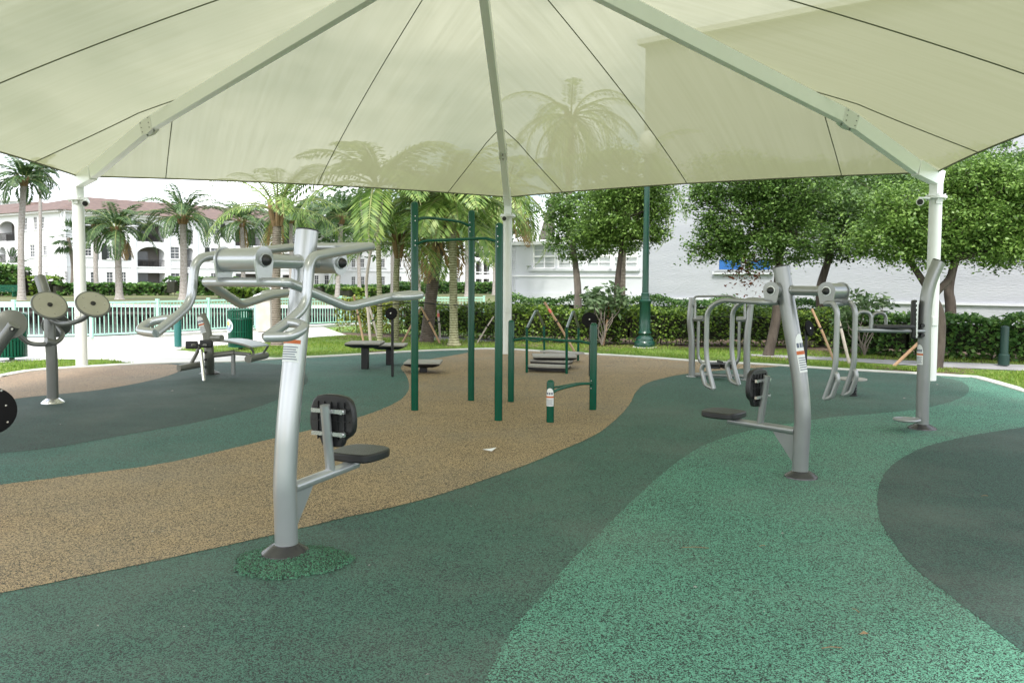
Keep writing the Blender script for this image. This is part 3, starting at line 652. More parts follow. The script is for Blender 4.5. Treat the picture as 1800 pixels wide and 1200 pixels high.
# ================================================================== hedges
def hedge(name, path, wid, h, dens_, m, label, cat='hedge', leaf=.07, gap=0.0, group=None, core=True):
    path = [Vector((p[0], p[1], 0)) for p in path]
    T = thing(name, tuple(path[0]), label, cat, group)
    seg = [(path[i], path[i+1]) for i in range(len(path)-1)]; Cc = []
    for a, c in seg:
        ln = (c-a).length; d = (c-a)/ln; q = np.array([-d.y, d.x, 0]); n = int(ln*dens_*1.8*(h*2+wid))
        s_ = rng.uniform(0, ln, n); r_ = rng.uniform(0, 1, n)*(2*h+wid)
        side = np.where(r_ < h, -wid/2, np.where(r_ < h+wid, r_-h-wid/2, wid/2)); zz = np.where(r_ < h, r_, np.where(r_ < h+wid, h, 2*h+wid-r_))
        zz = np.clip(zz, .04, None)
        bump = .06*np.sin(s_*2.6+1)+.04*np.sin(s_*6.1)+.05*np.sin(zz*7+s_*3)
        P = np.array([a.x, a.y, 0])+np.outer(s_, np.array([d.x, d.y, 0]))+np.outer(side*(1+bump), q); P[:, 2] = zz*(1+bump*.7)
        P += rng.normal(0, .045, (n, 3)); 
        keep = rng.uniform(size=n) > gap*(1-zz/h)*1.3; Cc.append(P[keep])
    C = np.concatenate(Cc); C[:, 2] = np.maximum(C[:, 2], .03); A, B = leaves(C, leaf*1.2, .5); B *= 1.9
    scatter('foliage', C, A, B, m, T)
    b = MB()
    if core:
        for i, (a, c) in enumerate(seg): 
            b.beam(a+Vector((0, 0, h*.5)), c+Vector((0, 0, h*.5)), wid*.55, h*.66)
        b.obj('inner_branches', LF_core, T, smooth=False)
    st = MB()
    for a, c in seg:
        ln = (c-a).length; n = int(ln/.16)
        for k in range(n):
            p = a.lerp(c, (k+random.random())/n)+Vector((random.uniform(-.3, .3)*wid, random.uniform(-.4, .3)*wid, 0)); st.tube([p, p+Vector((random.uniform(-.12, .12), random.uniform(-.1, .1), h*.4)), p+Vector((random.uniform(-.2, .2), random.uniform(-.2, .2), h*.8))], [.012, .009, .005], 5)
    st.obj('stems', M_bark, T)
    return T
random.seed(4)
def gp_(px, py): return G(px, py)
hA = [G(604, 583)+Vector((0, .45, 0)), G(720, 589)+Vector((0, .45, 0))]
hedge('hedge', hA, .85, .9, 620, LF_hedgey, 'yellow green loose end of the hedge nearest the canal fence', gap=.5, core=False, group='hedges behind the pad')
hB = [G(718, 589)+Vector((0, .45, 0)), G(830, 594)+Vector((0, .45, 0)), G(905, 600)+Vector((0, .45, 0)), G(1110, 606)+Vector((0, .45, 0)), G(1300, 608)+Vector((0, .45, 0)), G(1500, 610)+Vector((0, .3, 0))]
hedge('hedge', hB, .85, .86, 430, LF_hedge, 'long clipped light green hedge in front of the white building, behind the green lamp post', gap=.35, group='hedges behind the pad')
hC = [(-.3, 26.6), (4.2, 25.6), (9.5, 23.2)]
hedge('hedge', hC, .8, 1.03, 380, LF_hedged, 'dark green rear hedge against the white wall, behind the light green hedge', gap=.1, group='hedges behind the pad')
hD = [G(1495, 622)+Vector((0, .7, 0)), G(1620, 629)+Vector((0, .6, 0)), G(1800, 636)+Vector((0, .6, 0)), G(2050, 648)+Vector((0, .6, 0))]
hedge('hedge', hD, .95, .86, 430, LF_hedged, 'loose dark hedge behind the grey path at the far right', gap=.2, leaf=.085, group='hedges behind the pad')
# far hedges along the apartment house
def fhedge(x0, x1, Y0, Y1, h, m, label, wid=2.2, dens_=28, leaf=.34):
    h *= .85
    a = V(x0, 515, Y0); c = V(x1, 515, Y1); return hedge('hedge', [(a.x, a.y), ((a.x+c.x)/2, (a.y+c.y)/2+.6), (c.x, c.y)], wid, h, dens_, m, label, leaf=leaf, group='hedges below the apartment house')
fhedge(46, 98, 76, 77, 1.9, LF_hedge, 'tall clipped square hedge block at the apartment corner beyond the canal')
fhedge(96, 300, 76, 82, 1.25, LF_hedged, 'long low dark hedge along the apartment front beyond the canal')
fhedge(300, 415, 80, 84, 1.9, LF_hedged, 'bushy dark shrubs beyond the canal behind the curved arm of the near machine', 3)
fhedge(395, 470, 70, 72, .9, LF_hedge, 'low bright hedge on the far bank left of the stone pier', 2)
fhedge(560, 740, 88, 96, 1.1, LF_hedged, 'dark low hedge below the shaded rear wing', 2.4)
fhedge(606, 665, 76, 78, .9, LF_hedge, 'low rounded bright hedge on the far bank beside thin palms', 2.4)
fhedge(700, 880, 100, 104, 1.5, LF_hedged, 'dark shrubs at the foot of the farthest apartment wing', 3)
fhedge(-40, 45, 74, 76, 3.0, LF_hedged, 'tangled dark shrubs behind the far green bench', 4)

# ================================================================== trees
def limb(b, a, c, r0, r1, wob=.08, n=7, sides=9):
    a = Vector(a); c = Vector(c); pts = []; rr = []
    ph = random.uniform(0, 6)
    for k in range(n+1):
        t = k/n; p = a.lerp(c, t)+Vector((sin(ph+t*5), cos(ph*1.3+t*4), 0))*wob*sin(pi*t); pts.append(p); rr.append(r0+(r1-r0)*t)
    rr[0] *= 1.25
    b.tube(pts, rr, sides); return pts
def tree(base, forks, blobs, nleaf, m, label, leaf=.12, r=.11, bark=M_bark, group='broadleaf trees by the white building', red=None, name='tree'):
    base = Vector((base[0], base[1], -.03)); T = thing(name, tuple(base), label, 'tree', group)
    b = MB(); ends = []
    for fk in forks:
        pts = [base]+[Vector(p) for p in fk]; rr = r*(1 if len(forks) == 1 else .8)
        P = crom(pts, 5); n = len(P); b.tube(P, [rr*(1.05-.5*i/n) if i else rr*1.2 for i in range(n)], 10); ends.append(P[-1])
    tr = b.obj('trunk', bark, T)
    br = MB()
    for (c, rad) in blobs:
        c = Vector(c); e = min(ends, key=lambda q: (q-c).length)
        limb(br, e, c, r*.42, .02, .12, 6, 7)
        for k in range(5):
            u_ = Vector((random.gauss(0, 1), random.gauss(0, 1), random.gauss(.2, .7))).normalized(); limb(br, e.lerp(c, random.uniform(.5, 1)), c+Vector((u_.x*rad[0], u_.y*rad[1], u_.z*rad[2]))*.85, .022, .006, .06, 4, 5)
    br.obj('branches', bark, T)
    tot = sum(x[1][0]*x[1][1]*x[1][2] for x in blobs)**1.0; Cs = []
    vol = [(x[1][0]*x[1][1]*x[1][2])**.67 for x in blobs]; sv = sum(vol)
    for (c, rad), vv in zip(blobs, vol):
        nb = int(nleaf*3.0*vv/sv); nc = max(6, int(nb/60)); u_ = unit(nc); rr = rng.uniform(.45, 1.02, nc)**.5
        cc = np.array(c)+u_*np.array(rad)*rr[:, None]; per = nb//nc
        cs = np.repeat(cc, per, axis=0)+rng.normal(0, 1, (nc*per, 3))*np.array([.13, .13, .085])*rng.uniform(.6, 1.5, (nc, 1)).repeat(per, axis=0)
        Cs.append(cs)
    C = np.concatenate(Cs); A, B = leaves(C, leaf*.76, .6); B *= 1.45; scatter('crown', C, A, B, m, T)
    if red:
        cc, n_, sg = red; C = np.array(cc)+rng.normal(0, 1, (n_, 3))*np.array(sg); A, B = leaves(C, leaf*.9, .3); scatter('withered_leaves', C, A, B*1.3, LF_red, T)
    return T
def VB(px, py, Y, rx, rz, ry=None): c = V(px, py, Y); return (tuple(c), (rx, ry or rx*.8, rz))
Y = 25.0
tree(G(1017, 590).to_tuple()[:1]+(Y,), [[V(1016, 520, Y), V(1012, 470, Y), V(1006, 430, Y)]], [VB(1020, 420, Y, 1.0, .75), VB(1000, 370, Y, .8, .65), VB(1035, 380, Y, 1.0, .9)], 5200, LF_tree, 'slim grey trunked tree whose leaves hang low in front of the pale windows', .13, .13, M_barkl)
Y = 22.3; bx = V(1083, 560, Y).x
tree((bx, Y), [[V(1084, 520, Y), V(1088, 470, Y), V(1094, 425, Y)]], [VB(1100, 370, Y, 1.05, .85), VB(1150, 350, Y, .7, .55), VB(1060, 385, Y, .75, .7), VB(1110, 415, Y, .8, .42), VB(1145, 400, Y, .5, .45), VB(1050, 420, Y+.3, .6, .4), VB(1100, 310, Y, 1.3, .8)], 9500, LF_tree3, 'dark trunked tree with forking low branches just left of the green lamp post', .12, .1)
Y = 18.4; bx = G(1362, 626).x
tree((bx, Y), [[V(1364, 560, Y), V(1367, 500, Y), V(1372, 430, Y), V(1370, 400, Y)]], [VB(1300, 380, Y, .85, .8), VB(1360, 350, Y, .9, .7), VB(1240, 355, Y, .45, .5), VB(1262, 430, Y, .5, .42), VB(1330, 435, Y, .8, .5), VB(1400, 420, Y, .7, .5), VB(1300, 310, Y, 1.1, .5), VB(1235, 440, Y, .28, .25), VB(1395, 330, Y, .9, .6)], 13500, LF_tree, 'broad leafy tree with reddish withered sprays above the seated machine at right', .105, .11, red=(tuple(V(1312, 478, Y)), 260, (.22, .2, .2)))
Y = 21.5; bx = V(1446, 560, Y).x
tree((bx, Y), [[V(1443, 540, Y), V(1442, 505, Y), V(1456, 455, Y), V(1460, 420, Y)]], [VB(1450, 400, Y, 1.2, .85), VB(1500, 360, Y, 1.2, .8), VB(1430, 340, Y, 1.2, .8), VB(1490, 430, Y, .7, .4), VB(1540, 320, Y, 1.2, .6)], 10000, LF_tree2, 'dark twisted trunk tree behind the middle of the right hedge', .12, .13)
Y = 15.7; bx = G(1652, 647).x
tree((bx, Y), [[V(1652, 600, Y), V(1650, 545, Y), V(1642, 520, Y), V(1668, 490, Y), V(1678, 455, Y)], [V(1653, 600, Y), V(1652, 548, Y), V(1626, 500, Y+.2), V(1600, 460, Y+.3)]], [VB(1560, 420, Y, .72, .42), VB(1620, 400, Y, .8, .55), VB(1680, 390, Y, .8, .65), VB(1740, 380, Y, .75, .7), VB(1800, 400, Y, .7, .6), VB(1720, 330, Y, .9, .45), VB(1590, 370, Y, .7, .5), VB(1640, 440, Y, .5, .3), VB(1780, 330, Y, .6, .35), VB(1700, 300, Y, .6, .3), VB(1870, 360, Y, .9, .8), VB(1740, 440, Y, .6, .25)], 19000, LF_tree3, 'double trunked bright leafed tree behind the right white canopy column', .1, .12)
Y = 19.3; bx = V(1672, 560, Y).x
tree((bx, Y), [[V(1671, 540, Y), V(1668, 510, Y), V(1676, 470, Y), V(1690, 430, Y)]], [VB(1700, 400, Y, 1.0, .8), VB(1760, 340, Y, 1.3, .9), VB(1620, 360, Y, 1.2, .9), VB(1790, 440, Y, .8, .4), VB(1560, 350, Y, 1.1, .8), VB(1850, 330, Y, 1.3, 1.0), VB(1740, 290, Y+1, .9, .5)], 12000, LF_tree2, 'dark dense tree rooted in the far right hedge', .13, .13)

def sapling(px, py, Y, label, s=1.0, n=420):
    b0 = V(px, py, Y); b0.z = 0; T = thing('shrub', tuple(b0), label, 'shrub', 'young shrubs tied to stakes'); st = MB(); C = []; 
    for k in range(9):
        a = random.uniform(0, 2*pi); e = b0+Vector((cos(a)*.45*s, sin(a)*.3*s, (.75+random.uniform(0, .5))*s)); limb(st, b0+Vector((0, 0, .02)), e, .016, .006, .1, 5, 5)
        for j in range(n//9):
            C.append(e+Vector((random.gauss(0, .13), random.gauss(0, .13), random.gauss(-.03, .1)))*1.0)
    st.obj('stem', M_barkl, T); C = np.array([tuple(c) for c in C]); A, B = leaves(C, .17, .2); scatter('foliage', C, A, B*1.1, LF_rhod, T)
sapling(1058, 600, 20.6, 'young glossy leafed shrub tied to stakes left of the lamp post', 1.15, 620)
sapling(1520, 620, 18.2, 'young glossy shrub with bare stems behind the dip bench', 1.05, 420)

# ------------------------------------------------------------------ palms
def frond_geo(root, az, el, ln, droop, nl, lw, ll, C, A, B, rach, curl=1.0):
    """arching frond: rachis tube points and narrow leaflets"""
    pts = []; p = Vector(root); a = el; steps = 12; st = ln/steps
    for k in range(steps+1):
        pts.append(p.copy()); p = p+Vector((cos(az)*cos(a), sin(az)*cos(a), sin(a)))*st; a -= droop/steps*(1+.6*k/steps)
    rach.append(pts); side = Vector((-sin(az), cos(az), 0))
    for i in range(nl):
        t = .12+.88*(i+.5)/nl; f = t*steps; k = min(int(f), steps-1); q = pts[k].lerp(pts[k+1], f-k); d = (pts[k+1]-pts[k]).normalized()
        l_ = ll*(sin(pi*min(1, t*.92+.12))**.6)*random.uniform(.85, 1.1)
        up = side.cross(d).normalized(); 
        for s_ in (-1, 1):
            v1 = (d*.62+side*s_*.75+up*random.uniform(.05, .25)*(1 if s_ else 1)).normalized(); dz = Vector((0, 0, -1))*random.uniform(.25, .6)*curl
            v2 = (v1+dz).normalized()
            w1 = v1.cross(up).normalized()*lw*.5
            m1 = q+v1*l_*.25; C.append(m1); A.append(v1*l_*.29); B.append(w1)
            m2 = q+v1*l_*.5+v2*l_*.22; C.append(m2); A.append(v2*l_*.26); B.append(w1*.85)
def palm(name, pts, r, nf, ln, label, m=LF_palm, bark=M_palm, nl=34, lw=.035, ll=.5, crownshaft=0, dead=0, group=None, els=(1.3, -.5), droop=1.5, azs=None, flare=1.5, curl=1.0, cat='palm tree'):
    pts = [Vector(p) for p in pts]; T = thing(name, tuple(pts[0]), label, cat, group)
    P = crom(pts, 8); n = len(P); b = MB(); b.tube(P, [r*((flare-1)*math.exp(-i*.9)+1)*(1.06-.2*i/n) for i in range(n)], 12); b.obj('trunk', bark, T)
    top = P[-1]
    if crownshaft:
        b = MB(); b.tube([top+Vector((0, 0, crownshaft*k/5-.02)) for k in range(6)], [r*1.0, r*1.25, r*1.15, r*.95, r*.75, r*.5], 12); b.obj('crownshaft', M_shaft, T); top = top+Vector((0, 0, crownshaft*.85))
    else:
        b = MB(); 
        for k in range(10):
            a = random.uniform(0, 2*pi); b.tube([top+Vector((cos(a), sin(a), 0))*r*.7+Vector((0, 0, -.35)), top+Vector((cos(a), sin(a), 0))*r*1.5, top+Vector((cos(a), sin(a), 0))*r*1.9+Vector((0, 0, .3))], [r*.5, r*.45, r*.2], 6)
        b.obj('husk', M_husk, T)
    C, A, B, R = [], [], [], []
    for k in range(nf):
        az = (azs[k] if azs else k*2.399+random.uniform(-.3, .3)); t = k/max(nf-1, 1); el = els[0]+(els[1]-els[0])*t+random.uniform(-.12, .12)
        frond_geo(top+Vector((cos(az), sin(az), 0))*r*.5, az, el, ln*random.uniform(.85, 1.1), droop*random.uniform(.8, 1.2), nl, lw, ll, C, A, B, R, curl)
    b = MB()
    for q in R: b.tube(q, [max(.03*ln/2.5*(1-i/13), .006) for i in range(len(q))], 5)
    b.obj('frond_ribs', M_shaft, T)
    scatter('fronds', np.array([tuple(c) for c in C]), np.array([tuple(c) for c in A]), np.array([tuple(c) for c in B]), m, T)
    if dead:
        C, A, B, R = [], [], [], []
        for k in range(dead): frond_geo(top, random.uniform(0, 2*pi), -.9+random.uniform(-.2, .2), ln*.7, .6, int(nl*.7), lw, ll*.7, C, A, B, R, 1.2)
        scatter('dry_fronds', np.array([tuple(c) for c in C]), np.array([tuple(c) for c in A]), np.array([tuple(c) for c in B]), LF_dead, T)
    return T
random.seed(11)
def pth(Y, *px): 
    o = [V(x, y, Y) for x, y in px]; o[0].z = -.03; return o
GN = 'palms on the near lawn'
palm('palm_tree', pth(20.4, (487, 606), (485, 520), (486, 430), (488, 372)), .115, 15, 2.3, 'thick ring marked palm trunk rising just left of the near machine post', nl=30, dead=3, group=GN, bark=M_palm, els=(1.45, .1), droop=1.3)
palm('palm_tree', pth(19.5, (668, 615), (667, 520), (665, 430), (664, 372)), .062, 16, 2.6, 'slim green ringed palm behind the tallest step platform', nl=36, ll=.7, lw=.06, crownshaft=.7, group=GN, bark=M_palmg, els=(1.3, .1), droop=1.35, curl=.75)
palm('palm_tree', pth(21.6, (695, 603), (696, 540), (697, 480), (700, 430)), .085, 13, 2.3, 'short palm with greyish trunk right of the slim green palm', nl=36, ll=.6, lw=.04, dead=1, group=GN, bark=M_palmg, els=(1.25, 0), droop=1.4, curl=.75)
palm('palm_tree', pth(21.8, (750, 602), (758, 520), (772, 420), (778, 372)), .16, 20, 3.0, 'stout dark leaning palm behind the chin-up posts', nl=38, ll=.8, lw=.066, dead=2, group=GN, bark=M_palmd, els=(1.3, 0), droop=1.4, flare=1.25, curl=.8)
palm('palm_tree', pth(20.8, (798, 606), (797, 520), (796, 440), (795, 405)), .1, 16, 2.5, 'straight pale palm with crownshaft between the two front chin-up posts', nl=34, ll=.72, lw=.06, crownshaft=.8, group=GN, bark=M_palmg, els=(1.35, .1), droop=1.35, flare=1.8, curl=.75)
palm('palm_tree', pth(34.5, (893, 520), (892, 440), (890, 370), (893, 330)), .16, 18, 4.2, 'palm behind the middle canopy column with drooping yellowing fronds', m=LF_palm, nl=44, ll=.8, lw=.06, dead=5, group=GN, els=(1.1, -.6), droop=1.7)
palm('palm_tree', pth(42, (1005, 520), (1000, 350), (1004, 205)), .18, 20, 4.6, 'palm standing above the low white wing beside the folded parasol', nl=44, ll=.8, lw=.06, dead=4, group=GN, els=(1.1, -.6), droop=1.7)
palm('palm_tree', pth(27.0, (1093, 520), (1096, 400), (1105, 318)), .11, 16, 3.1, 'palm hidden by leaves whose dry frond hangs against the white wall', nl=40, ll=.6, lw=.045, dead=3, group=GN, els=(1.2, -.5), droop=1.6)
GF = 'palms on the far canal bank'
far = [((38, 525), (37, 420), (42, 318), 60, .26, 16, 2.9, 'tall leaning palm at the far left edge of the far bank', 0),
       ((70, 505), (71, 400), (70, 300), 84, .2, 12, 2.4, 'very thin tall palm with small crown beside the leftmost palm', 0),
       ((210, 526), (208, 470), (206, 405), 64, .3, 24, 3.7, 'full dark crowned palm in front of the arched shutters', 2),
       ((322, 524), (323, 460), (321, 385), 64, .32, 22, 4.0, 'large palm with wide drooping crown beside the balcony stack', 0),
       ((428, 510), (427, 450), (425, 392), 72, .22, 20, 3.8, 'palm with upright crown in front of the apartment shutters', 1),
       ((511, 512), (512, 450), (511, 385), 68, .2, 18, 3.4, 'far palm directly above the hubs of the near machine', 0),
       ((592, 522), (597, 450), (600, 385), 62, .2, 20, 3.6, 'far palm with slanting trunk right of the near machine', 0),
       ((170, 515), (168, 460), (169, 400), 78, .25, 14, 2.2, 'small ragged palm partly hidden left of the full dark palm', 1),
       ((548, 512), (546, 450), (548, 390), 80, .22, 18, 3.6, 'far palm rising behind the grey post top', 0),
       ((632, 505), (630, 440), (628, 380), 84, .22, 18, 3.8, 'far palm left of the slim green palm', 0),
       ((690, 506), (690, 440), (692, 390), 90, .24, 18, 4.2, 'far palm in front of the shaded rear wing', 0),
       ((735, 506), (735, 420), (735, 370), 92, .3, 18, 4.5, 'far palm between the chin-up post and the shaded wing', 0),
       ((822, 513), (822, 450), (822, 400), 84, .3, 18, 4.2, 'far palm between the stacked arches and windows of the farthest wing', 0),
       ((870, 505), (870, 440), (870, 380), 95, .3, 16, 4.2, 'far palm close to the middle canopy column', 0)]
for a, bb, c, Y, r, nf, ln, lab, dd in far:
    palm('palm_tree', pth(Y, a, bb, c), r*.85, int(nf*1.0), ln*1.02, lab, m=LF_palmfar, bark=M_palmfar, nl=30, lw=.12, ll=.95, dead=dd, group=GF, els=(1.5, .0), droop=1.55, curl=.8)
# small fan palm at the corner
for px, py, Y, lab in ((120, 418, 80, 'small fan palm with round tuft at the apartment corner'), (20, 470, 78, 'low bushy fan palm under the left balconies')):
    b0 = V(px+5, 516, Y); b0.z = 0; tp = V(px, py, Y); T = thing('fan_palm', tuple(b0), lab, 'palm tree', GF); b = MB(); b.tube(crom([b0, b0.lerp(tp, .5)+Vector((.3, 0, 0)), tp], 5), .17, 8); b.obj('trunk', M_palm, T)
    C, A, B = [], [], []
    for k in range(34):
        d = Vector((random.gauss(0, 1), random.gauss(0, 1), random.gauss(.15, .7))).normalized(); c = tp+d*1.1; s_ = d.cross(Vector((0, 0, 1))).normalized(); 
        for j in range(9):
            a = (j-4)*.3; v = (d*cos(a)+s_*sin(a)-Vector((0, 0, .25))).normalized(); C.append(c+v*.55); A.append(v*.6); B.append(v.cross(Vector((.2, .1, 1))).normalized()*.07)
    scatter('fronds', np.array([tuple(c) for c in C]), np.array([tuple(c) for c in A]), np.array([tuple(c) for c in B]), LF_palmfar, T)
# distant canopy mass behind the wings
C = []
for x in range(560, 900, 9):
    c = V(x, random.uniform(360, 420), 118+random.uniform(-4, 4)); C.append(np.array(c)+rng.normal(0, 1, (240, 3))*np.array([1.8, 1.5, 1.7]))
C = np.concatenate(C); A, B = leaves(C, 1.0, .4); tag(scatter('distant_trees', C, A, B, LF_palmfar), 'mass of distant greenery above the rear apartment wings', 'trees', kind='stuff')

# ================================================================== shade canopy
cols = [G(144, 645), G(891, 622), G(1634, 668)]
ap = Vector((-.45, 9.9, 0))
ring = [Vector((-7.9, 5.9, 0)), cols[0], cols[1], cols[2], Vector((6.8, 4.8, 0)), Vector((-1.0, -1.2, 0))]
T = thing('shade_canopy', (ap.x, ap.y, 0), 'large six sided cream shade cloth canopy on white round columns over the exercise pad', 'canopy')
m = bpy.data.materials.new('shade_cloth'); m.use_nodes = True; t = m.node_tree; l = t.links.new
bs = t.nodes['Principled BSDF']; bs.inputs['Roughness'].default_value = .9; bs.inputs['Specular IOR Level'].default_value = .1
co = N(t, 'ShaderNodeTexCoord'); mpn = N(t, 'ShaderNodeMapping'); mpn.inputs['Scale'].default_value = (70, 2.2, 1)
l(co.outputs['UV'], mpn.inputs[0]); nz = N(t, 'ShaderNodeTexNoise'); nz.inputs['Scale'].default_value = 1.6; nz.inputs['Detail'].default_value = 7; l(mpn.outputs[0], nz.inputs[0])
wv = N(t, 'ShaderNodeTexWhiteNoise'); 
cr = N(t, 'ShaderNodeValToRGB'); cr.color_ramp.elements[0].position = .3; cr.color_ramp.elements[1].position = .7
cr.color_ramp.elements[0].color = (.215, .222, .125, 1); cr.color_ramp.elements[1].color = (.235, .242, .14, 1); l(nz.outputs['Fac'], cr.inputs[0]); l(cr.outputs[0], bs.inputs['Base Color'])
tl = N(t, 'ShaderNodeBsdfTranslucent'); l(cr.outputs[0], tl.inputs[0]); tp = N(t, 'ShaderNodeBsdfTransparent'); tp.inputs[0].default_value = (.97, .98, .9, 1)
m1 = N(t, 'ShaderNodeMixShader'); m1.inputs[0].default_value = .62; l(bs.outputs[0], m1.inputs[1]); l(tl.outputs[0], m1.inputs[2])
mr = N(t, 'ShaderNodeMapRange'); mr.inputs['From Min'].default_value = .3; mr.inputs['From Max'].default_value = .7; mr.inputs['To Min'].default_value = .08; mr.inputs['To Max'].default_value = .10; l(nz.outputs['Fac'], mr.inputs['Value'])
m2 = N(t, 'ShaderNodeMixShader'); l(mr.outputs[0], m2.inputs[0]); l(m1.outputs[0], m2.inputs[1]); l(tp.outputs[0], m2.inputs[2])
l(m2.outputs[0], [n for n in t.nodes if n.type == 'OUTPUT_MATERIAL'][0].inputs[0]); M_cloth = m
M_seam = mat('cloth_seam', (.13, .14, .09), .9)  # darker than the cloth: light blocked by doubled fabric, put into the colour
APZ = 5.86; EZ = 3.42; KS = .25; KZ = 4.25
def hipz(v): return EZ+(KZ-EZ)*(v/KS) if v < KS else KZ+(APZ-KZ)*(v-KS)/(1-KS)
def cl(i, tt, v, off=0.0):
    a, c = ring[i], ring[(i+1) % 6]; p = a.lerp(c, tt).lerp(ap, v); e = 4*tt*(1-tt)
    pull = .035*e*(1-v)**3; p = p.lerp(ap, pull)
    zz = hipz(v)*(1-e)+(EZ+(APZ-EZ)*(1.18*v-.18*v*v))*e
    return Vector((p.x, p.y, zz+{0: .05, 3: .16}.get(i, .03)*e*(1-v)**2+off))
vs, fs, uvs = [], [], []; NU, NV = 24, 20
for i in range(6):
    o = len(vs)
    for a in range(NU+1):
        for b_ in range(NV+1): vs.append(tuple(cl(i, a/NU, b_/NV)-Vector((ap.x, ap.y, 0)))); uvs.append(((a/NU-.5)*(1-b_/NV)+i*1.7, b_/NV))
    for a in range(NU):
        for b_ in range(NV): q = o+a*(NV+1)+b_; fs.append((q, q+1, q+NV+2, q+NV+1))
me = bpy.data.meshes.new('cloth'); me.from_pydata(vs, [], fs); ul = me.uv_layers.new(name='UVMap')
for lp in me.loops: ul.data[lp.index].uv = uvs[lp.vertex_index]
me.shade_smooth(); me.set_sharp_from_angle(angle=radians(12)); link('cloth', me, M_cloth, T, Vector((ap.x, ap.y, 0)))
def flatseam(b, pts, wd, th=.006):
    pts = [Vector(p) for p in pts]
    for k in range(len(pts)-1): b.beam(pts[k], pts[k+1], wd, th)
for i in range(6):
    b = MB(); b.tube([cl(i, k/24, 0) for k in range(25)], .016, 8); b.obj('hem', M_seam, T)
    for t0, v1 in ((1/6, 1/3), (.5, 1.0), (5/6, 1/3)):
        b = MB(); pts = []
        for k in range(17):
            v = v1*k/16*.995; tt = .5 if t0 == .5 else ((t0-v/2)/(1-v) if t0 < .5 else (t0-.5*v)/(1-v)); pts.append(cl(i, min(max(tt, 0), 1), v, -.012))
        b.tube(pts, .008, 6); b.obj('seam', M_seam, T)
for i, p in enumerate(ring):
    dr = Vector((ap.x-p.x, ap.y-p.y, 0)); R_ = dr.length; dr.normalize(); sd_ = Vector((-dr.y, dr.x, 0))
    b = MB(); b.rod(p, p+Vector((0, 0, 3.0)), .1, 24); c_ = b.obj('column', M_white, T)
    b = MB(); b.lathe(p, [(.1, 2.985), (.17, 2.99), (.17, 3.01), (.17, 3.03), (.1, 3.035)], 24)
    for k in range(6): a = k*pi/3+.3; b.rod(p+Vector((cos(a)*.14, sin(a)*.14, 2.96)), p+Vector((cos(a)*.14, sin(a)*.14, 3.06)), .012, 6)
    b.obj('flange', M_white, c_)
    b = MB(); b.box(p-dr*0+Vector((0, -.1, .98)), (.09, .04, .14)); b.obj('cover_plate', M_white, c_, bevel=.004)
    off = -.16
    def hp(s_): v = s_/R_; return Vector((p.x, p.y, 0))+dr*s_+Vector((0, 0, hipz(v)+off))
    b = MB(); b.beam(p+Vector((0, 0, 3.035)), p+Vector((0, 0, hipz(0)+.0)), .15, .15, upv=dr); 
    b.beam(p-dr*.09+Vector((0, 0, hipz(0)-.11)), hp(.5)+Vector((0, 0, -.005)), .155, .25); b.obj('knee_bracket', M_raft, T, bevel=.006)
    b = MB(); b.beam(hp(.5), hp(KS*R_), .125, .235); b.obj('rafter', M_raft, T, bevel=.006)
    b = MB(); b.beam(hp(KS*R_), hp(R_*.995), .12, .225); b.obj('rafter', M_raft, T, bevel=.006)
    kk = hp(KS*R_); b = MB(); bo = MB()
    s1 = (hp(KS*R_)-hp(.5)).normalized(); s2 = (hp(R_)-hp(KS*R_)).normalized(); u1 = sd_.cross(s1).normalized(); u2 = sd_.cross(s2).normalized()
    if u1.z < 0: u1 = -u1; u2 = -u2
    for sg in (-1, 1):
        b.prism([kk-s1*.14+u1*.105+sd_*sg*.064, kk-s1*.14-u1*.12+sd_*sg*.064, kk-u1*.155+sd_*sg*.064, kk+s2*.16-u2*.125+sd_*sg*.064, kk+s2*.16+u2*.105+sd_*sg*.064], sd_, .012)
        for q in (-.1, .11):
            for h_ in (-.08, 0.0, .08):
                dd = s1 if q < 0 else s2; c0 = kk+dd*q+(u1 if q < 0 else u2)*h_; bo.rod(c0+sd_*sg*.068, c0+sd_*sg*.080, .010, 6)
    for q in (-.09, .1): c0 = kk+(s1 if q < 0 else s2)*q-u1*.1; bo.rod(c0, c0-u1*.05, .014, 6)
    g = b.obj('gusset', M_white, T, smooth=False); bo.obj('bolts', M_steelm, g, smooth=False)
b = MB(); b.rod((ap.x, ap.y, hipz(1)-.32), (ap.x, ap.y, hipz(1)-.05), .17, 20); b.obj('hub', M_white, T)

def camera_thing(p, px, py, aim, label):
    c = V(px, py, p.y-.22); T = thing('security_camera', tuple(c), label, 'security camera', 'cameras on the canopy columns'); a = Vector(aim).normalized()
    b = MB(); b.lathe(c-a*.09, [(.045, 0), (.055, .02), (.055, .15), (.06, .155), (.06, .19)], 18, a); b.obj('housing', M_white, T)
    b = MB(); b.lathe(c+a*.101, [(.046, 0), (.044, .01), (.01, .012)], 16, a); b.obj('lens', M_black, T)
    b = MB(); b.tube([c-a*.05, c-a*.05+Vector((0, .03, .07)), Vector((c.x*.4+p.x*.6, p.y-.1, c.z+.07))], .014, 8); b.box((p.x, p.y-.105, c.z+.05), (.1, .02, .12)); b.obj('bracket', M_white, T)
camera_thing(cols[0], 151, 356, (.35, -1, -.3), 'small white bullet camera high on the left canopy column')
camera_thing(cols[1], 887, 384, (-.05, -1, -.1), 'small white bullet camera high on the middle canopy column')
camera_thing(cols[2], 1617, 355, (-.45, -1, -.1), 'small white bullet camera high on the right canopy column')

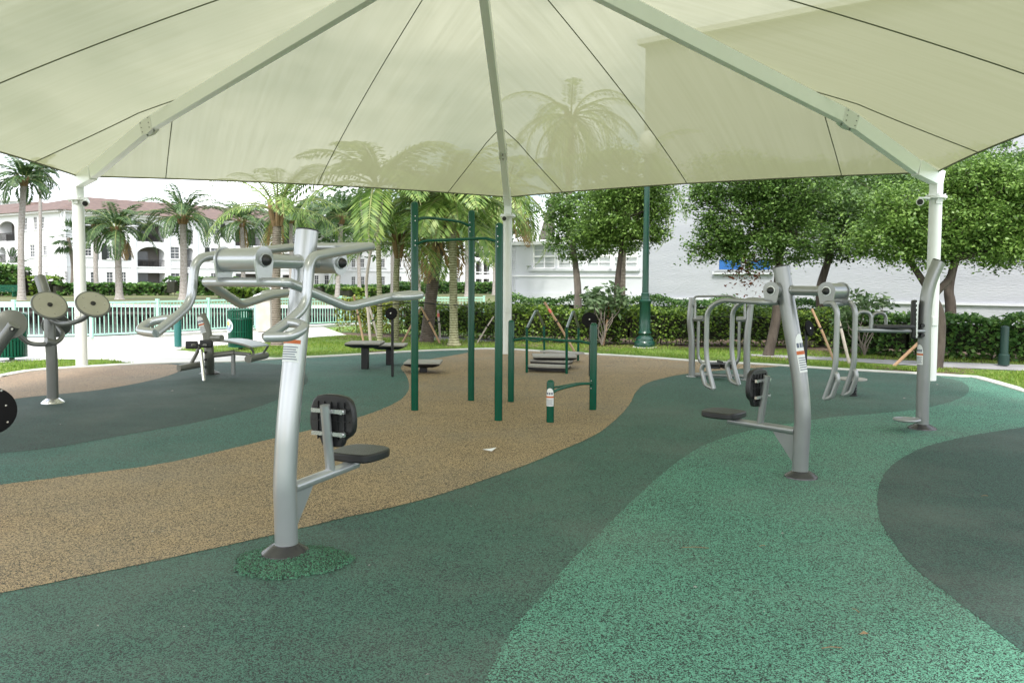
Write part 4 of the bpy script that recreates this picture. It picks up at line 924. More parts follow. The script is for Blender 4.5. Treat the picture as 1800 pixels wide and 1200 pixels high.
# ================================================================== exercise machines
class F:
    """local frame of a machine: u away from post towards the seat, w sideways"""
    def __init__(s, o, u): s.o = Vector((o[0], o[1], 0)); s.u = Vector((u[0], u[1], 0)).normalized(); s.w = Vector((s.u.y, -s.u.x, 0))
    def __call__(s, U, W, z): return s.o+s.u*U+s.w*W+Vector((0, 0, z))
def sticker(T, axis_a, axis_b, r, z0, z1, ang, half, lines=True, arch=True):
    """curved label wrapped on a round post between heights z0..z1 (fraction of the axis), facing direction ang"""
    a = Vector(axis_a); c = Vector(axis_b); d = (c-a).normalized(); ex = Vector((cos(ang), sin(ang), 0)); ex = (ex-d*ex.dot(d)).normalized(); ey = d.cross(ex)
    if ey.dot(Vector((-ex.y, ex.x, 0))) < 0: ey = -ey
    H_ = z1-z0
    def patch(h0, h1, a0, a1, rr, top=None, n=10):
        b = MB(); P = []; m_ = n+1
        for i in range(m_):
            q = a0+(a1-a0)*i/n
            ht = h1
            if top: x_ = (q-(a0+a1)/2)/((a1-a0)/2); ht = h0+(h1-h0)*(1-top*(1-sqrt(max(0, 1-x_*x_))))
            for hh in (h0, ht):
                for rad in (rr, rr+.0015): P.append(a+d*hh+(ex*cos(q)+ey*sin(q))*rad)
        Fc = []
        for i in range(n):
            o = i*4; p = o+4; Fc += [(o+1, p+1, p+3, o+3), (o, o+2, p+2, p), (o+2, o+3, p+3, p+2), (o, p, p+1, o+1)]
        Fc += [(0, 1, 3, 2), (n*4, n*4+2, n*4+3, n*4+1)]
        b.add(P, Fc); return b
    s_ = patch(z0, z1, -half, half, r+.001, .35 if arch else None).obj('label', M_sticker, T)
    patch(z0+H_*.46, z0+H_*.555, -half, half, r+.0027).obj('label_stripe', M_orange, s_)
    k = 0; tx = MB()
    for hh in (.06, .12, .18, .24, .30, .36):
        q0 = -half*.85; q1 = half*(.8-.25*((k*37) % 5)/5); k += 1; pb = patch(z0+H_*hh, z0+H_*(hh+.022), q0, q1, r+.0027); tx.add(pb.v, pb.f)
    for j in range(3): pb = patch(z0+H_*.64, z0+H_*.76, -half*.8+j*half*.55, -half*.8+j*half*.55+half*.4, r+.0027, n=4); tx.add(pb.v, pb.f)
    tx.obj('label_print', M_ink, s_)
def flange(T, p, r=.135, h=.05, m=M_darkfl, rp=.065):
    b = MB(); b.lathe(p, [(r, 0), (r*.98, .012), (r*.82, h*.55), (rp+.012, h), (rp+.002, h+.004)], 28); return b.obj('flange', m, T)
def handle(b, a, tip, outw, r, wd=.13, inner=None):
    """closed loop grip on the last stretch of an arm"""
    a = Vector(a); tip = Vector(tip); o = Vector(outw).normalized(); L_ = (tip-a).length; d = (tip-a).normalized()
    b.tube(fillet([tip-d*.005, tip+o*wd*.35-d*.01, tip+o*wd-d*L_*.12, a+o*wd+d*L_*.3, a+o*wd*.4+d*.02, a+d*.02], .045, 5), r*.93, 12)
def pad_shape(kind):
    if kind == 'seat': return [(-.17, -.07), (-.13, -.15), (.07, -.165), (.16, -.09), (.16, .09), (.07, .165), (-.13, .15), (-.17, .07)]
    return [(-.15, .04), (-.10, .14), (.10, .14), (.15, .05), (.145, -.06), (.085, -.11), (.06, -.15), (-.06, -.15), (-.085, -.11), (-.145, -.06)]
def pad(T, c, ax, ay, n, kind, th=.05, name='seat', m=M_pad, s=1.0, ribs=0):
    c = Vector(c); ax = Vector(ax).normalized(); ay = Vector(ay).normalized(); n = Vector(n).normalized(); P = [c+ax*x*s+ay*y*s for x, y in crom([Vector((x, y, 0)) for x, y in pad_shape(kind)], 3, True) for _ in (0,)] if False else [c+ax*p.x*s+ay*p.y*s for p in crom([Vector((x, y, 0)) for x, y in pad_shape(kind)], 3, True)]
    b = MB(); b.prism(P, n, th); o = b.obj(name, m, T, bevel=.012)
    if ribs:
        r_ = MB()
        cc = c+n*ribs*(th/2+.004)
        for k in range(-2, 3): r_.box(cc+ax*k*.045*s, (.006, .22*s, .012), M=Matrix((ax, ay, n)).transposed())
        for k in range(-1, 2): r_.box(cc+ay*k*.07*s, (.25*s, .006, .011), M=Matrix((ax, ay, n)).transposed())
        r_.obj('ribs', M_black, o, smooth=False)
    return o
def press(o, u, label, pst, topz, bendz, lean, barz, hubs, arms, m, seatU, seatz, boomr, group='silver seated press machines', stemU=.44, r=.065, wcut=.25, sticker_at=None, low=0.0, rt=.0215, ringm=None):
    f = F(o, u); T = thing('press_machine', tuple(f.o), label, 'exercise machine', group)
    b = MB(); sl_ = lean/(topz-bendz); ax = crom([f(.012, 0, 0), f(.004, 0, .3), f(0, 0, bendz-.16), f(.012, 0, bendz), f(sl_*.2, 0, bendz+.2), f(sl_*.6, 0, bendz+.6), f(sl_*(topz-bendz-.2), 0, topz-.2), f(lean, 0, topz)], 6)
    b.tube(ax, r, 28, caps=False); po = b.obj('post', m, T)
    b = MB(); d = (ax[-1]-ax[-2]).normalized(); b.lathe(ax[-1]-d*.004, [(r+.001, 0), (r+.001, .008), (r*.6, .014)], 24, d); b.obj('post_cap', M_black, po)
    flange(T, f.o)
    def pxz(z):
        for k in range(len(ax)-1):
            if ax[k].z <= z <= ax[k+1].z: return ax[k].lerp(ax[k+1], (z-ax[k].z)/(ax[k+1].z-ax[k].z))
    pc = pxz(barz)
    b = MB(); b.tube([f(hubs[0], 0, barz), f(hubs[1], 0, barz)], .039, 20); b.obj('crossbar', m, T)
    for hi, hu in enumerate(hubs):
        hb = MB(); hl = .125; b2 = MB()
        hb.lathe(f(hu, -hl, barz), [(.058, 0), (.062, .004), (.062, hl*2-.004), (.058, hl*2)], 26, f.w); ho = hb.obj('hub', m, T)
        for sg in (-1, 1):
            c0 = f(hu, sg*(hl+.006), barz); n_ = f.w; dn = -1 if arms[hi]['dz'] < 0 else 1
            poly = [c0+f.u*cos(a)*.072+Vector((0, 0, 1))*sin(a)*.072*dn for a in [pi*k/12-.0 for k in range(13)]] 
            poly = [c0+f.u*cos(a)*.072*1+Vector((0, 0, sin(a)*.072*-dn)) for a in [pi*k/12 for k in range(13)]] + [c0-f.u*.05+Vector((0, 0, arms[hi]['dz'])), c0+f.u*.05+Vector((0, 0, arms[hi]['dz']))]
            pl = MB(); pl.prism(poly, n_, .012); plo = pl.obj('pivot_plate', m, ho)
            bb = MB(); bb.lathe(c0+n_*sg*.005, [(.036, 0), (.036, .006)], 20, n_*sg); bb.obj('pivot_ring', M_white2, plo) if False else None
            bb = MB(); bb.lathe(c0+n_*sg*.005, [(.03, 0), (.03, .012), (.026, .026), (.015, .036), (.003, .04)], 20, n_*sg); 
            rg = MB(); rg.lathe(c0+n_*sg*.006, [(.037, 0), (.037, .004), (.03, .006)], 20, n_*sg); rg.obj('pivot_ring', ringm or M_sticker, ho); bb.obj('pivot_ball', M_black, ho)
        A_ = arms[hi]; b = MB(); z = barz+A_['dz']; yk = A_['y']
        for sg in (1, -1):
            path = [f(A_['u0'], 0, z), f(A_['u0'], sg*yk, z)] + [f(U, sg*W, zz) for U, W, zz in A_['path']]
            b.tube(fillet(path, A_.get('fr', .11), 7), rt, 14)
            e1 = f(*(lambda q: (q[0], sg*q[1], q[2]))(A_['path'][-2])); e2 = f(*(lambda q: (q[0], sg*q[1], q[2]))(A_['path'][-1]))
            d_ = (e2-e1).normalized(); L0 = min((e2-e1).length, A_.get('grip', .2)); ow = f.w*sg*A_.get('ow', 1)+f.u*A_.get('ou', 0)
            handle(b, e2-d_*L0, e2, ow, rt, A_.get('gw', .14))
        b.obj('press_arm', m, T)
    for hu, pu in ((hubs[0], -1), (hubs[1], 1)):
        b = MB(); pz = (pc-f.o).dot(f.u); b.tube([f(pz+pu*(r-.004), 0, barz), f(pz+pu*(r+.006), 0, barz)], [.046, .042], 20); b.obj('weld', m, po)
    b = MB(); b.tube([f(r-.006, 0, .408+low), f(r+.008, 0, .409+low)], [boomr+.007, boomr+.003], 18); b.obj('weld', m, po)
    # boom, stem, seat and back pad
    b = MB(); b.tube([f(.03, 0, .405+low), f(seatU-.02, 0, seatz-.055)], boomr, 18); b.obj('boom', m, T)
    b = MB(); b.prism([f(.06, 0, .37+low), f(.26, 0, .375+low), f(.06, 0, .12+low)], f.w, .008); b.obj('gusset', m, T, smooth=False)
    b = MB(); b.tube([f(stemU, 0, .42+low), f(stemU-.055, 0, .84+low)], .03, 18); st = b.obj('back_stem', m, T)
    for zz in (.66, .80):
        b = MB(); b.box(f(stemU-.02, 0, zz+low), (.24, .02, .025), rz=atan2(f.w.y, f.w.x)); b.rod(f(stemU-.035, .1, zz+low), f(stemU, .1, zz+low), .016, 10); b.obj('pad_bracket', M_chrome, st, smooth=False)
    pad(T, f(stemU+.035, 0, .735+low), f.w, Vector((0, 0, 1)), f.u, 'back', .045, 'backrest', ribs=-1, s=1.07)
    pad(T, f(seatU+.04, 0, seatz), f.u, f.w, Vector((0, 0, 1)), 'seat', .055, 'seat')
    b = MB(); b.box(f(seatU+.02, 0, seatz-.036), (.2, .12, .012), rz=atan2(f.u.y, f.u.x)); b.obj('seat_plate', m, T, smooth=False)
    if sticker_at:
        z0, z1, ang, half = sticker_at; a = pxz(z0); c = pxz(z1); sticker(T, a, c, r, 0, (c-a).length, ang, half)
    return f, T
pA_ = G(502, 985)
armsA = [dict(dz=-.115, u0=-.32, y=.25, path=[(-.30, .27, 1.585), (.085, .37, 1.45), (.42, .43, 1.50), (.62, .46, 1.515)], grip=.24, fr=.05, ow=-.15, gw=.001),
         dict(dz=.10, u0=.47, y=.28, path=[(.45, .285, 1.80), (-.27, .375, 1.715), (-.30, .38, 1.47), (-.42, .37, 1.395), (-.58, .35, 1.32)], grip=.2, fr=.085)]
armsA[0].update(ow=1, gw=.10)
fA, TA = press(pA_, (.385, .92), 'near silver seated press machine with curved grip arms on a green rubber mound', None, 1.885, .60, .225, 1.70, (-.32, .36), armsA, M_silver, .74, .47, .033, sticker_at=(1.125, 1.35, radians(-108), .95), rt=.0255, ringm=M_silver)
b = MB(); c = fA.o+Vector((.04, -.02, 0)); prof = []
vsm = []; fsm = []; NR, NA = 44, 170
for i in range(NR+1):
    for k in range(NA):
        a = 2*pi*k/NA; rr = i/NR; R0 = .29*(1+.05*sin(a*3+1)+.03*sin(a*7)+(.09*((k*7919) % 13)/13-.045)*rr**6); vsm.append(c+Vector((cos(a)*R0*rr*1.12, sin(a)*R0*rr*.95, .014+.05*(1-rr**2)**1.3 - (.012 if i == NR else 0) + random.uniform(-.006, .006)*(i < NR))))
for i in range(NR):
    for k in range(NA): fsm.append((i*NA+k, i*NA+(k+1) % NA, (i+1)*NA+(k+1) % NA, (i+1)*NA+k))
b.add(vsm, fsm); b.obj('rubber_mound', M_gMound)['kind'] = 'structure'
for o in TA.children:
    if o.name.startswith('flange'): o.location.z += .045
pB_ = G(1408, 838)
armsB = [dict(dz=-.10, u0=-.235, y=.16, path=[(-.30, .165, 1.45), (-.34, .165, 1.38), (-.34, .17, .93), (-.26, .17, .69)], grip=.24, fr=.09, ow=0, ou=-1, gw=.05),
         dict(dz=-.10, u0=.235, y=.2, path=[(.66, .21, 1.45), (.79, .21, 1.36), (.79, .21, .92), (.71, .21, .68)], grip=.24, fr=.13, ow=0, ou=1, gw=.075)]
armsB[0].update(ou=-1)
press(pB_, (-.70, .71), 'middle sized seated press machine with hanging looped arms right of centre', None, 1.73, .66, .22, 1.535, (-.235, .235), armsB, M_steelm, .70, .44, .032, low=-.03, stemU=.38, r=.066, sticker_at=(.86, 1.17, radians(-62), .7))

# ---- tai chi wheel station (left)
pC = G(93, 708); T = thing('wheel_trainer', tuple(pC), 'grey arm wheel station with tilted beige discs on curved arms at the left', 'exercise machine', 'arm wheel stations')
YC = pC.y
b = MB(); b.tube(crom([pC, pC+Vector((0, 0, .6)), V(88, 590, YC), V(86, 545, YC+.05), V(78, 512, YC+.12), V(70, 488, YC+.2)], 5), .068, 22); b.obj('post', M_steel2, T)
flange(T, pC, .14, .06, M_chrome)
def disc(T, c, n, r, m1=M_disc, m2=M_steel2):
    c = Vector(c); n = Vector(n).normalized(); b = MB(); b.lathe(c, [(r*.95, -.012), (r*1.0, -.008), (r*1.02, .0), (r*1.0, .012), (r*.95, .016)], 44, n); o = b.obj('wheel', m2, T)
    b = MB(); b.lathe(c+n*.0155, [(r*.9, 0), (r*.9, .003)], 44, n); p = b.obj('wheel_face', m1, o)
    b = MB(); b.lathe(c+n*.018, [(.03, 0), (.03, .012), (.018, .02), (.004, .022)], 18, n); b.obj('wheel_knob', M_black, o)
    a = n.cross(Vector((0, 0, 1))).normalized(); e = n.cross(a); b = MB()
    for k in range(5): q = k*2*pi/5+.5; b.rod(c+n*.018+(a*cos(q)+e*sin(q))*r*.66, c+n*.023+(a*cos(q)+e*sin(q))*r*.66, .008, 8)
    b.obj('screws', M_chrome, o); return o
nd = Vector((.42, -.72, .62))
c1 = V(87, 537, YC-.16); c2 = V(163, 535, YC-.3)
disc(T, c1, (.6, -.55, .62), .212); disc(T, c2, (.55, -.58, .66), .20)
c3 = V(99, 572, YC+.3); disc(T, c3, (-.3, .7, .35), .17)
b = MB(); b.tube(crom([V(84, 548, YC-.06), V(91, 562, YC-.1), V(108, 569, YC-.12), V(132, 566, YC-.2), V(152, 556, YC-.27), c2-Vector((0, -.05, .02))], 5), .03, 12); b.obj('arm', M_steel2, T)
b = MB(); b.tube(crom([c3, V(110, 588, YC+.2), V(98, 602, YC), V(75, 605, YC-.1), V(50, 602, YC-.15), V(27, 583, YC-.25)], 5), .03, 12); b.obj('arm', M_steel2, T)
b = MB(); b.tube([V(80, 600, YC-.09), V(92, 602, YC-.02)], .05, 12); b.obj('arm_clamp', M_steel2, T)
# leftmost machine, mostly outside the picture
YD = 9.4; T = thing('wheel_trainer', (G(-60, 720).x, YD, 0), 'grey machine cut off by the left picture edge with leaning tube and dark wheel', 'exercise machine', 'arm wheel stations')
q0 = Vector((G(-60, 745).x, YD, 0))
b = MB(); b.tube(crom([q0, q0+Vector((.05, 0, .5)), V(-10, 622, YD), V(25, 571, YD)], 6), .066, 20); po = b.obj('post', M_steel2, T)
flange(T, q0)
b = MB(); c = V(22, 578, YD-.07); b.rod(c, c+Vector((0, -.02, 0)), .028, 14); b.obj('bolt', M_black, po)
b = MB(); c = V(22, 578, YD-.095); b.rod(c, c+Vector((0, -.012, 0)), .012, 10); b.obj('bolt_head', M_chrome, po)
disc(T, V(18, 570, YD+.2), (-.35, .75, -.3), .175, M_steel2)
b = MB(); c = V(-18, 722, 6.9); b.lathe(c, [(.18, -.02), (.2, -.01), (.2, .02), (.18, .03)], 36, Vector((.5, -.85, .12))); po = b.obj('pad', M_dull, T)
b = MB(); 
for py in (686, 712, 741): q = V({686: 3, 712: 11, 741: 14}[py], py, 6.86); b.rod(q, q+Vector((.004, -.012, 0)), .008, 8)
b.obj('screws', M_chrome, po)
b = MB(); b.tube([c+Vector((-.05, .05, 0)), Vector((c.x-.9, 7.4, .5)), q0+Vector((0, 0, .5))], .03, 12); b.obj('pad_arm', M_steel2, T)

# ---- sit-up and leg bench
YE = G(372, 663).y; e0 = G(369, 657); T = thing('situp_bench', tuple(e0), 'olive grey bench machine with curved pale board, rollers and black leg pads', 'exercise machine')
v = lambda x, y, dY=0: V(x, y, YE+dY)
M_ol = mat('olive_grey_paint', (.19, .19, .165), .4, .3, .15)
b = MB(); b.tube(crom([e0, v(368, 628), v(366, 600), v(361, 572), v(353, 553)], 6), .075, 20); b.obj('post', M_ol, T); flange(T, e0, .17, .06, M_darkfl, .075)
sticker(T, v(362, 584), v(354, 556), .077, 0, (v(354, 556)-v(362, 584)).length, radians(-100), .8)
b = MB(); b.tube([v(370, 594), v(390, 594, -.1)], .055, 14); b.obj('roller', M_ol, T)
b = MB(); b.tube([v(374, 624), v(412, 620)], .045, 14); b.tube([v(412, 620), v(440, 623, -.1)], .03, 12); b.obj('frame_tube', M_ol, T)
b = MB(); b.tube([v(410, 620), v(410, 658)], .035, 12); b.obj('leg', M_steelm, T)
# curved board
pp_ = crom([v(374, 600, .15), v(395, 598, .12), v(415, 599, .05), v(440, 604, -.05), v(456, 609, -.1)], 5)
b = MB(); vv = []; 
for p in pp_:
    for s_ in (-.2, .2): 
        for zz in (0, .02): vv.append(p+Vector((.42*s_, s_*.95, zz)))
ff = []
for k in range(len(pp_)-1): o = k*4; q = o+4; ff += [(o, o+2, q+2, q), (o+1, q+1, q+3, o+3), (o, q, q+1, o+1), (o+2, o+3, q+3, q+2)]
ff += [(0, 1, 3, 2), (len(vv)-4, len(vv)-2, len(vv)-1, len(vv)-3)]
b.add(vv, ff); M_board = mat('bench_board', (.5, .54, .62), .4); b.obj('board', M_board, T, smooth=True)
for s_ in (-.21, .21):
    b = MB(); b.tube([p+Vector((.42*s_, s_*.95, .005)) for p in pp_]+[v(455, 618, s_*.8)+Vector((.42*s_, 0, 0)), v(455, 626, s_*.8)+Vector((.42*s_, 0, 0))], .018, 10); b.obj('side_rail', M_ol, T)
b = MB(); b.tube([v(436, 631, -.35), v(467, 624, .3)], .06, 18); b.obj('roller', M_ol, T)
b = MB(); b.tube([v(314, 647, -.25), v(352, 640, .1)], .055, 16); b.obj('roller', M_ol, T)
b = MB(); b.tube(crom([v(334, 642), v(345, 622), v(352, 606)], 4), .03, 12); b.obj('arm', M_ol, T)
b = MB(); b.tube([v(353, 615, -.2), v(359, 672, -.45)], .028, 12); b.obj('lever', M_chrome, T)
for x in (337, 362):
    b = MB(); b.box(v(x, 606 if x == 337 else 604, -.2), (.2, .05, .125)); b.obj('leg_pad', M_pad, T, bevel=.02)
    b = MB(); b.tube([v(352, 606, -.15), v(x, 606, -.26)], .018, 8); b.obj('pad_rod', M_ol, T)
for y in (619, 632, 645):
    b = MB(); q = v(362, y, -.085); b.rod(q, q+Vector((0, -.03, 0)), .022, 12); b.obj('bolt', M_black, T)

# ---- bollard and litter bins
p = G(313, 609); T = thing('bollard', tuple(p), 'thick round teal green bollard on the walkway behind the bench machine', 'bollard')
b = MB(); b.rod(p, p+Vector((0, 0, .78)), .085, 20, dome=.07); b.obj('post', mat('teal_paint', (.012, .12, .11), .35, 0, .3), T)
def bin_(px, py, label, r=.27, h=.9, emblem=True):
    p = G(px, py); T = thing('litter_bin', tuple(p), label, 'litter bin', 'round green litter bins on the walkway'); b = MB(); ns = 30
    for k in range(ns):
        a = 2*pi*k/ns; b.box(p+Vector((cos(a)*r, sin(a)*r, h*.5+.04)), (.008, .036, h-.1), rz=a)
    b.obj('slats', M_green, T, smooth=False)
    for z, rr in ((.07, .012), (h*.45, .009), (h*.78, .012), (h, .02)):
        b = MB(); b.tube([p+Vector((cos(2*pi*k/40)*r, sin(2*pi*k/40)*r, z)) for k in range(40)], rr, 8, closed=True); b.obj('hoop', M_green, T)
    b = MB(); b.lathe(p, [(r*.86, .06), (r*.88, .07), (r*.9, h*.76)], 30); b.obj('liner', M_dgreen, T)
    b = MB(); b.lathe(p, [(.05, 0), (.05, .06), (r*.9, .062), (r*.9, .08)], 20); b.obj('foot', M_dgreen, T)
    if emblem:
        a0 = radians(-138); R_ = r+.012
        def pt(x, z, o=0): q = a0+x/R_; return p+Vector((cos(q)*(R_+o), sin(q)*(R_+o), h*.6+z))
        def blob(pts2, o, m, name, par):
            b = MB(); b.add([pt(0 if not pts2 else sum(q[0] for q in pts2)/len(pts2), sum(q[1] for q in pts2)/len(pts2), o)]+[pt(x, z, o) for x, z in pts2], [(0, i+1, (i+1) % len(pts2)+1) for i in range(len(pts2))]); return b.obj(name, m, par, smooth=False)
        ci = lambda cx, cz, rr, n=28: [(cx+cos(2*pi*k/n)*rr, cz+sin(2*pi*k/n)*rr) for k in range(n)]
        e = blob(ci(0, 0, .155), 0, M_sticker, 'emblem', T)
        blob(ci(0, .06, .05), .003, mat('emblem_sun', (.75, .5, .12), .5), 'emblem_sun', e)
        MBl = mat('emblem_blue', (.12, .2, .42), .5)
        for zz in (-.03, -.065, -.1): blob([(-.1+.02*k, zz+.012*sin(k*1.2)+.007) for k in range(11)]+[(.1-.02*k, zz+.012*sin((10-k)*1.2)-.007) for k in range(11)], .003, MBl, 'emblem_wave', e)
        for k in range(20): 
            if k % 5 != 4: a = k*2*pi/20; blob([(cos(a+d)*rr, sin(a+d)*rr) for d, rr in ((-.08, .128), (.08, .128), (.08, .145), (-.08, .145))], .003, MBl, 'emblem_mark', e)
bin_(423, 613.5, 'round green slatted bin with white round emblem beside the stone pier')
bin_(21, 632, 'round green slatted bin partly behind the cut off machine at far left', emblem=False)

# ---- step platforms
def plat(px, py, zt, wx_, wy_, label, pr=.075):
    p = G(px, py); T = thing('step_platform', tuple(p), label, 'exercise platform', 'grey topped step platforms')
    b = MB(); b.box(p+Vector((0, 0, (zt-.06)/2)), (pr*1.7, pr*1.7, zt-.06)); b.obj('post', M_blackm, T, bevel=.01)
    b = MB(); z0, z1 = zt-.1, zt-.035; a, c = .35, .5
    P = [p+Vector((sx*wx_*k, sy*wy_*k, z)) for z, k in ((z0, .3), (z1-.02, .48), (z1, .5)) for sx, sy in ((-1, -1), (1, -1), (1, 1), (-1, 1))]
    b.add(P, [(3, 2, 1, 0)]+[(i*4+k, i*4+(k+1) % 4, (i+1)*4+(k+1) % 4, (i+1)*4+k) for i in range(2) for k in range(4)]+[(8, 9, 10, 11)]); b.obj('tray', M_blackm, T, smooth=False)
    b = MB(); b.box(p+Vector((0, 0, zt-.017)), (wx_, wy_, .03)); b.obj('deck', M_deck, T, bevel=.006)
plat(642, 648, .49, .62, .62, 'tallest square step platform on a black post left of the chin-up posts')
plat(685, 641, .40, .62, .6, 'second tall step platform partly behind the black disc stand')
plat(744.5, 654, .2, .62, .62, 'lowest square step platform beside the left chin-up post')
plat(974, 646, .24, .80, .62, 'wide low step platform inside the green arched rails')

# ---- black disc stands
def stand(px, py, dx, dy, label, r=.1, tilt=(0, -1, .35)):
    p = G(px, py); c = V(dx, dy, p.y); T = thing('disc_stand', tuple(p), label, 'exercise stand', 'slim black posts with round discs')
    b = MB(); b.box(p+Vector((0, 0, (c.z-.05)/2)), (.042, .042, c.z-.05)); b.obj('post', M_blackm, T, bevel=.006)
    b = MB(); b.lathe(c, [(r*.9, -.015), (r, -.01), (r, .015), (r*.96, .02), (r*.2, .024)], 28, Vector(tilt)); o = b.obj('disc', M_dull, T)
    b = MB(); n = Vector(tilt).normalized(); b.lathe(c+n*.022, [(.014, 0), (.014, .008)], 10, n); b.obj('screw', M_chrome, o)
stand(690, 662, 688, 551, 'slim black disc stand in front of the second step platform', .105, (-.35, -1, .3))
stand(1037, 661, 1036, 562, 'slim black disc stand partly hidden behind the right push-up post', .13)
stand(1415, 666, 1422, 577, 'slim black disc stand behind the right seated press machine', .13, (.75, -.8, .2))

# ---- chin-up station
def rpost(T, p, h, r, name='post'):
    b = MB(); b.rod(p, p+Vector((0, 0, h)), r, 24, dome=r*.8); return b.obj(name, M_green, T)
j1, j2, j3 = G(729, 721), G(828, 704), G(876, 739)
T = thing('chin_up_station', tuple(j1), 'three tall glossy green posts joined by two angled chin-up bars', 'exercise station')
rpost(T, j1, V(732, 354, j1.y).z, .046); rpost(T, j2, V(829, 369, j2.y).z, .044); rpost(T, j3, V(878, 391, j3.y).z, .046)
def midY(px, a, c):
    k = (px-PCX)/FPX; t_ = (k*a.y-a.x)/((c.x-a.x)-k*(c.y-a.y)); return a.y+(c.y-a.y)*t_
def bar(T, a, c, pts, r=.018, m=M_green, bow=None):
    P = []
    for i, (x, y) in enumerate(pts): P.append(V(x, y, midY(x, a, c)-(bow[i] if bow else 0)))
    b = MB(); b.tube(crom(P, 6), r, 12); return b.obj('bar', m, T)
bar(T, j1, j2, [(734, 386), (745, 383), (765, 384), (797, 388), (812, 391), (825, 397)])
bar(T, j1, j3, [(734, 428), (745, 424), (756, 422.5), (800, 421), (848, 419), (860, 420.5), (872, 424)])
for p, px, ys in ((j2, 828, (391, 399, 407)), (j1, 732, (380, 388, 423, 431)), (j3, 877, (415, 425, 433)), (j3, 876, (398,))):
    for y in ys: b = MB(); q = V(px-2, y, p.y-.046); b.rod(q+Vector((0, .01, 0)), q+Vector((0, -.006, 0)), .006, 8); b.obj('bolt', M_chrome, T)
# ---- push-up bars
k1, k2, k3 = G(898, 706), G(1042, 720), G(967, 742)
T = thing('push_up_station', tuple(k3), 'short green posts with two low bent bars and a white instruction label', 'exercise station')
rpost(T, k1, V(899, 562, k1.y).z, .042); rpost(T, k2, V(1043, 567, k2.y).z, .046); rpost(T, k3, V(967, 667, k3.y).z, .044)
bar(T, k1, k2, [(903, 597.5), (912, 596), (925, 594), (960, 596), (990, 598.5), (1018, 599.5), (1030, 602), (1039, 604)])
bar(T, k1, k2, [(924, 595), (932, 598), (942, 599.5), (952, 597)], r=.012, bow=[.03, .07, .07, .02])
bar(T, k3, k2, [(971, 690), (980, 685), (1000, 679), (1022, 674.5), (1040, 674)])
bar(T, k3, k2, [(972, 681), (985, 679), (996, 677), (1012, 674), (1028, 673)], r=.013, bow=[-.1, -.12, -.12, -.1, -.03])
sticker(T, k3+Vector((0, 0, .19)), k3+Vector((0, 0, .40)), .044, 0, .205, radians(-100), 1.05)
for y in (669, 682): b = MB(); q = V(1039, y, k2.y-.046); b.rod(q+Vector((0, .01, 0)), q+Vector((0, -.008, 0)), .008, 8); b.obj('bolt', M_chrome, T)
# ---- step bridge with arched rails
l1, l2, l3, l4 = G(926, 655), G(957, 629), G(996, 657), G(1016, 634)
T = thing('step_bridge', tuple(l1), 'low two tread step frame with two arched green hand rails', 'exercise station')
def V_(px, py, p): return V(px, py, p.y)
for a, c, x in ((l1, l2, (926, 577, 941, 547, 947, 546, 956, 572)), (l3, l4, (996, 577, 1007, 548, 1012, 548, 1017, 575))):
    a1 = V_(x[0], x[1], a); c1_ = V_(x[6], x[7], c); zt_ = V(x[2], x[3], (a.y+c.y)/2).z; mI = (a1+c1_)/2
    m1_ = a1.lerp(c1_, .44); m2_ = a1.lerp(c1_, .56); m1_.z = m2_.z = zt_
    b = MB(); b.tube([a, a1], .024, 14); b.obj('rail_post', M_green, T); b = MB(); b.tube([c, c1_], .024, 14); b.obj('rail_post', M_green, T)
    b = MB(); b.tube(fillet([a1, m1_, m2_, c1_], .1, 5), .025, 14); b.obj('hand_rail', M_dgreen, T)
for k, zz in ((.1, .10), (.3, .145)):
    a = l1.lerp(l2, k); c = l3.lerp(l4, k); b = MB(); b.beam(a+Vector((0, 0, zz)), c+Vector((0, 0, zz)), .3, .035); b.obj('tread', M_deck, T, bevel=.004)
    b = MB(); b.beam(a+Vector((0, -.0, zz-.035)), c+Vector((0, 0, zz-.035)), .26, .03); b.beam(a+Vector((0, 0, .04)), c+Vector((0, 0, .04)), .05, .04); b.obj('tread_frame', M_blackm, T, smooth=False)
a = l2; c = l4; b = MB(); b.beam(a+Vector((0, -.3, .17)), c+Vector((0, -.3, .17)), .34, .04); b.obj('tread', M_deck, T, bevel=.004)
# ---- walker frame (grey)
m1, m2 = G(1216, 662), G(1313, 668)
T = thing('air_walker', tuple(m1), 'grey two post walker frame with thin top rail and hanging foot pedals', 'exercise machine')
for p, xs in ((m1, [(1216, 600), (1213, 560), (1217, 523)]), (m2, [(1313, 600), (1317, 560), (1320, 530)])):
    b = MB(); b.tube(crom([p]+[V(x, y, p.y) for x, y in xs], 5), .055, 16); b.obj('post', M_steelm, T)
    b = MB(); b.lathe(p, [(.1, 0), (.1, .012)], 16); b.obj('foot_plate', M_chrome, T)
vm = lambda x, y, o=0: V(x, y, midY(x, m1, m2)+o)
b = MB(); b.tube(fillet([vm(1217, 533), vm(1221, 521), vm(1285, 520), vm(1300, 526), vm(1318, 534)], .08, 5), .018, 10); b.obj('top_rail', M_steelm, T)
b = MB(); b.tube([vm(1222, 658), vm(1310, 661)], .03, 12); b.obj('base_rail', M_steelm, T)
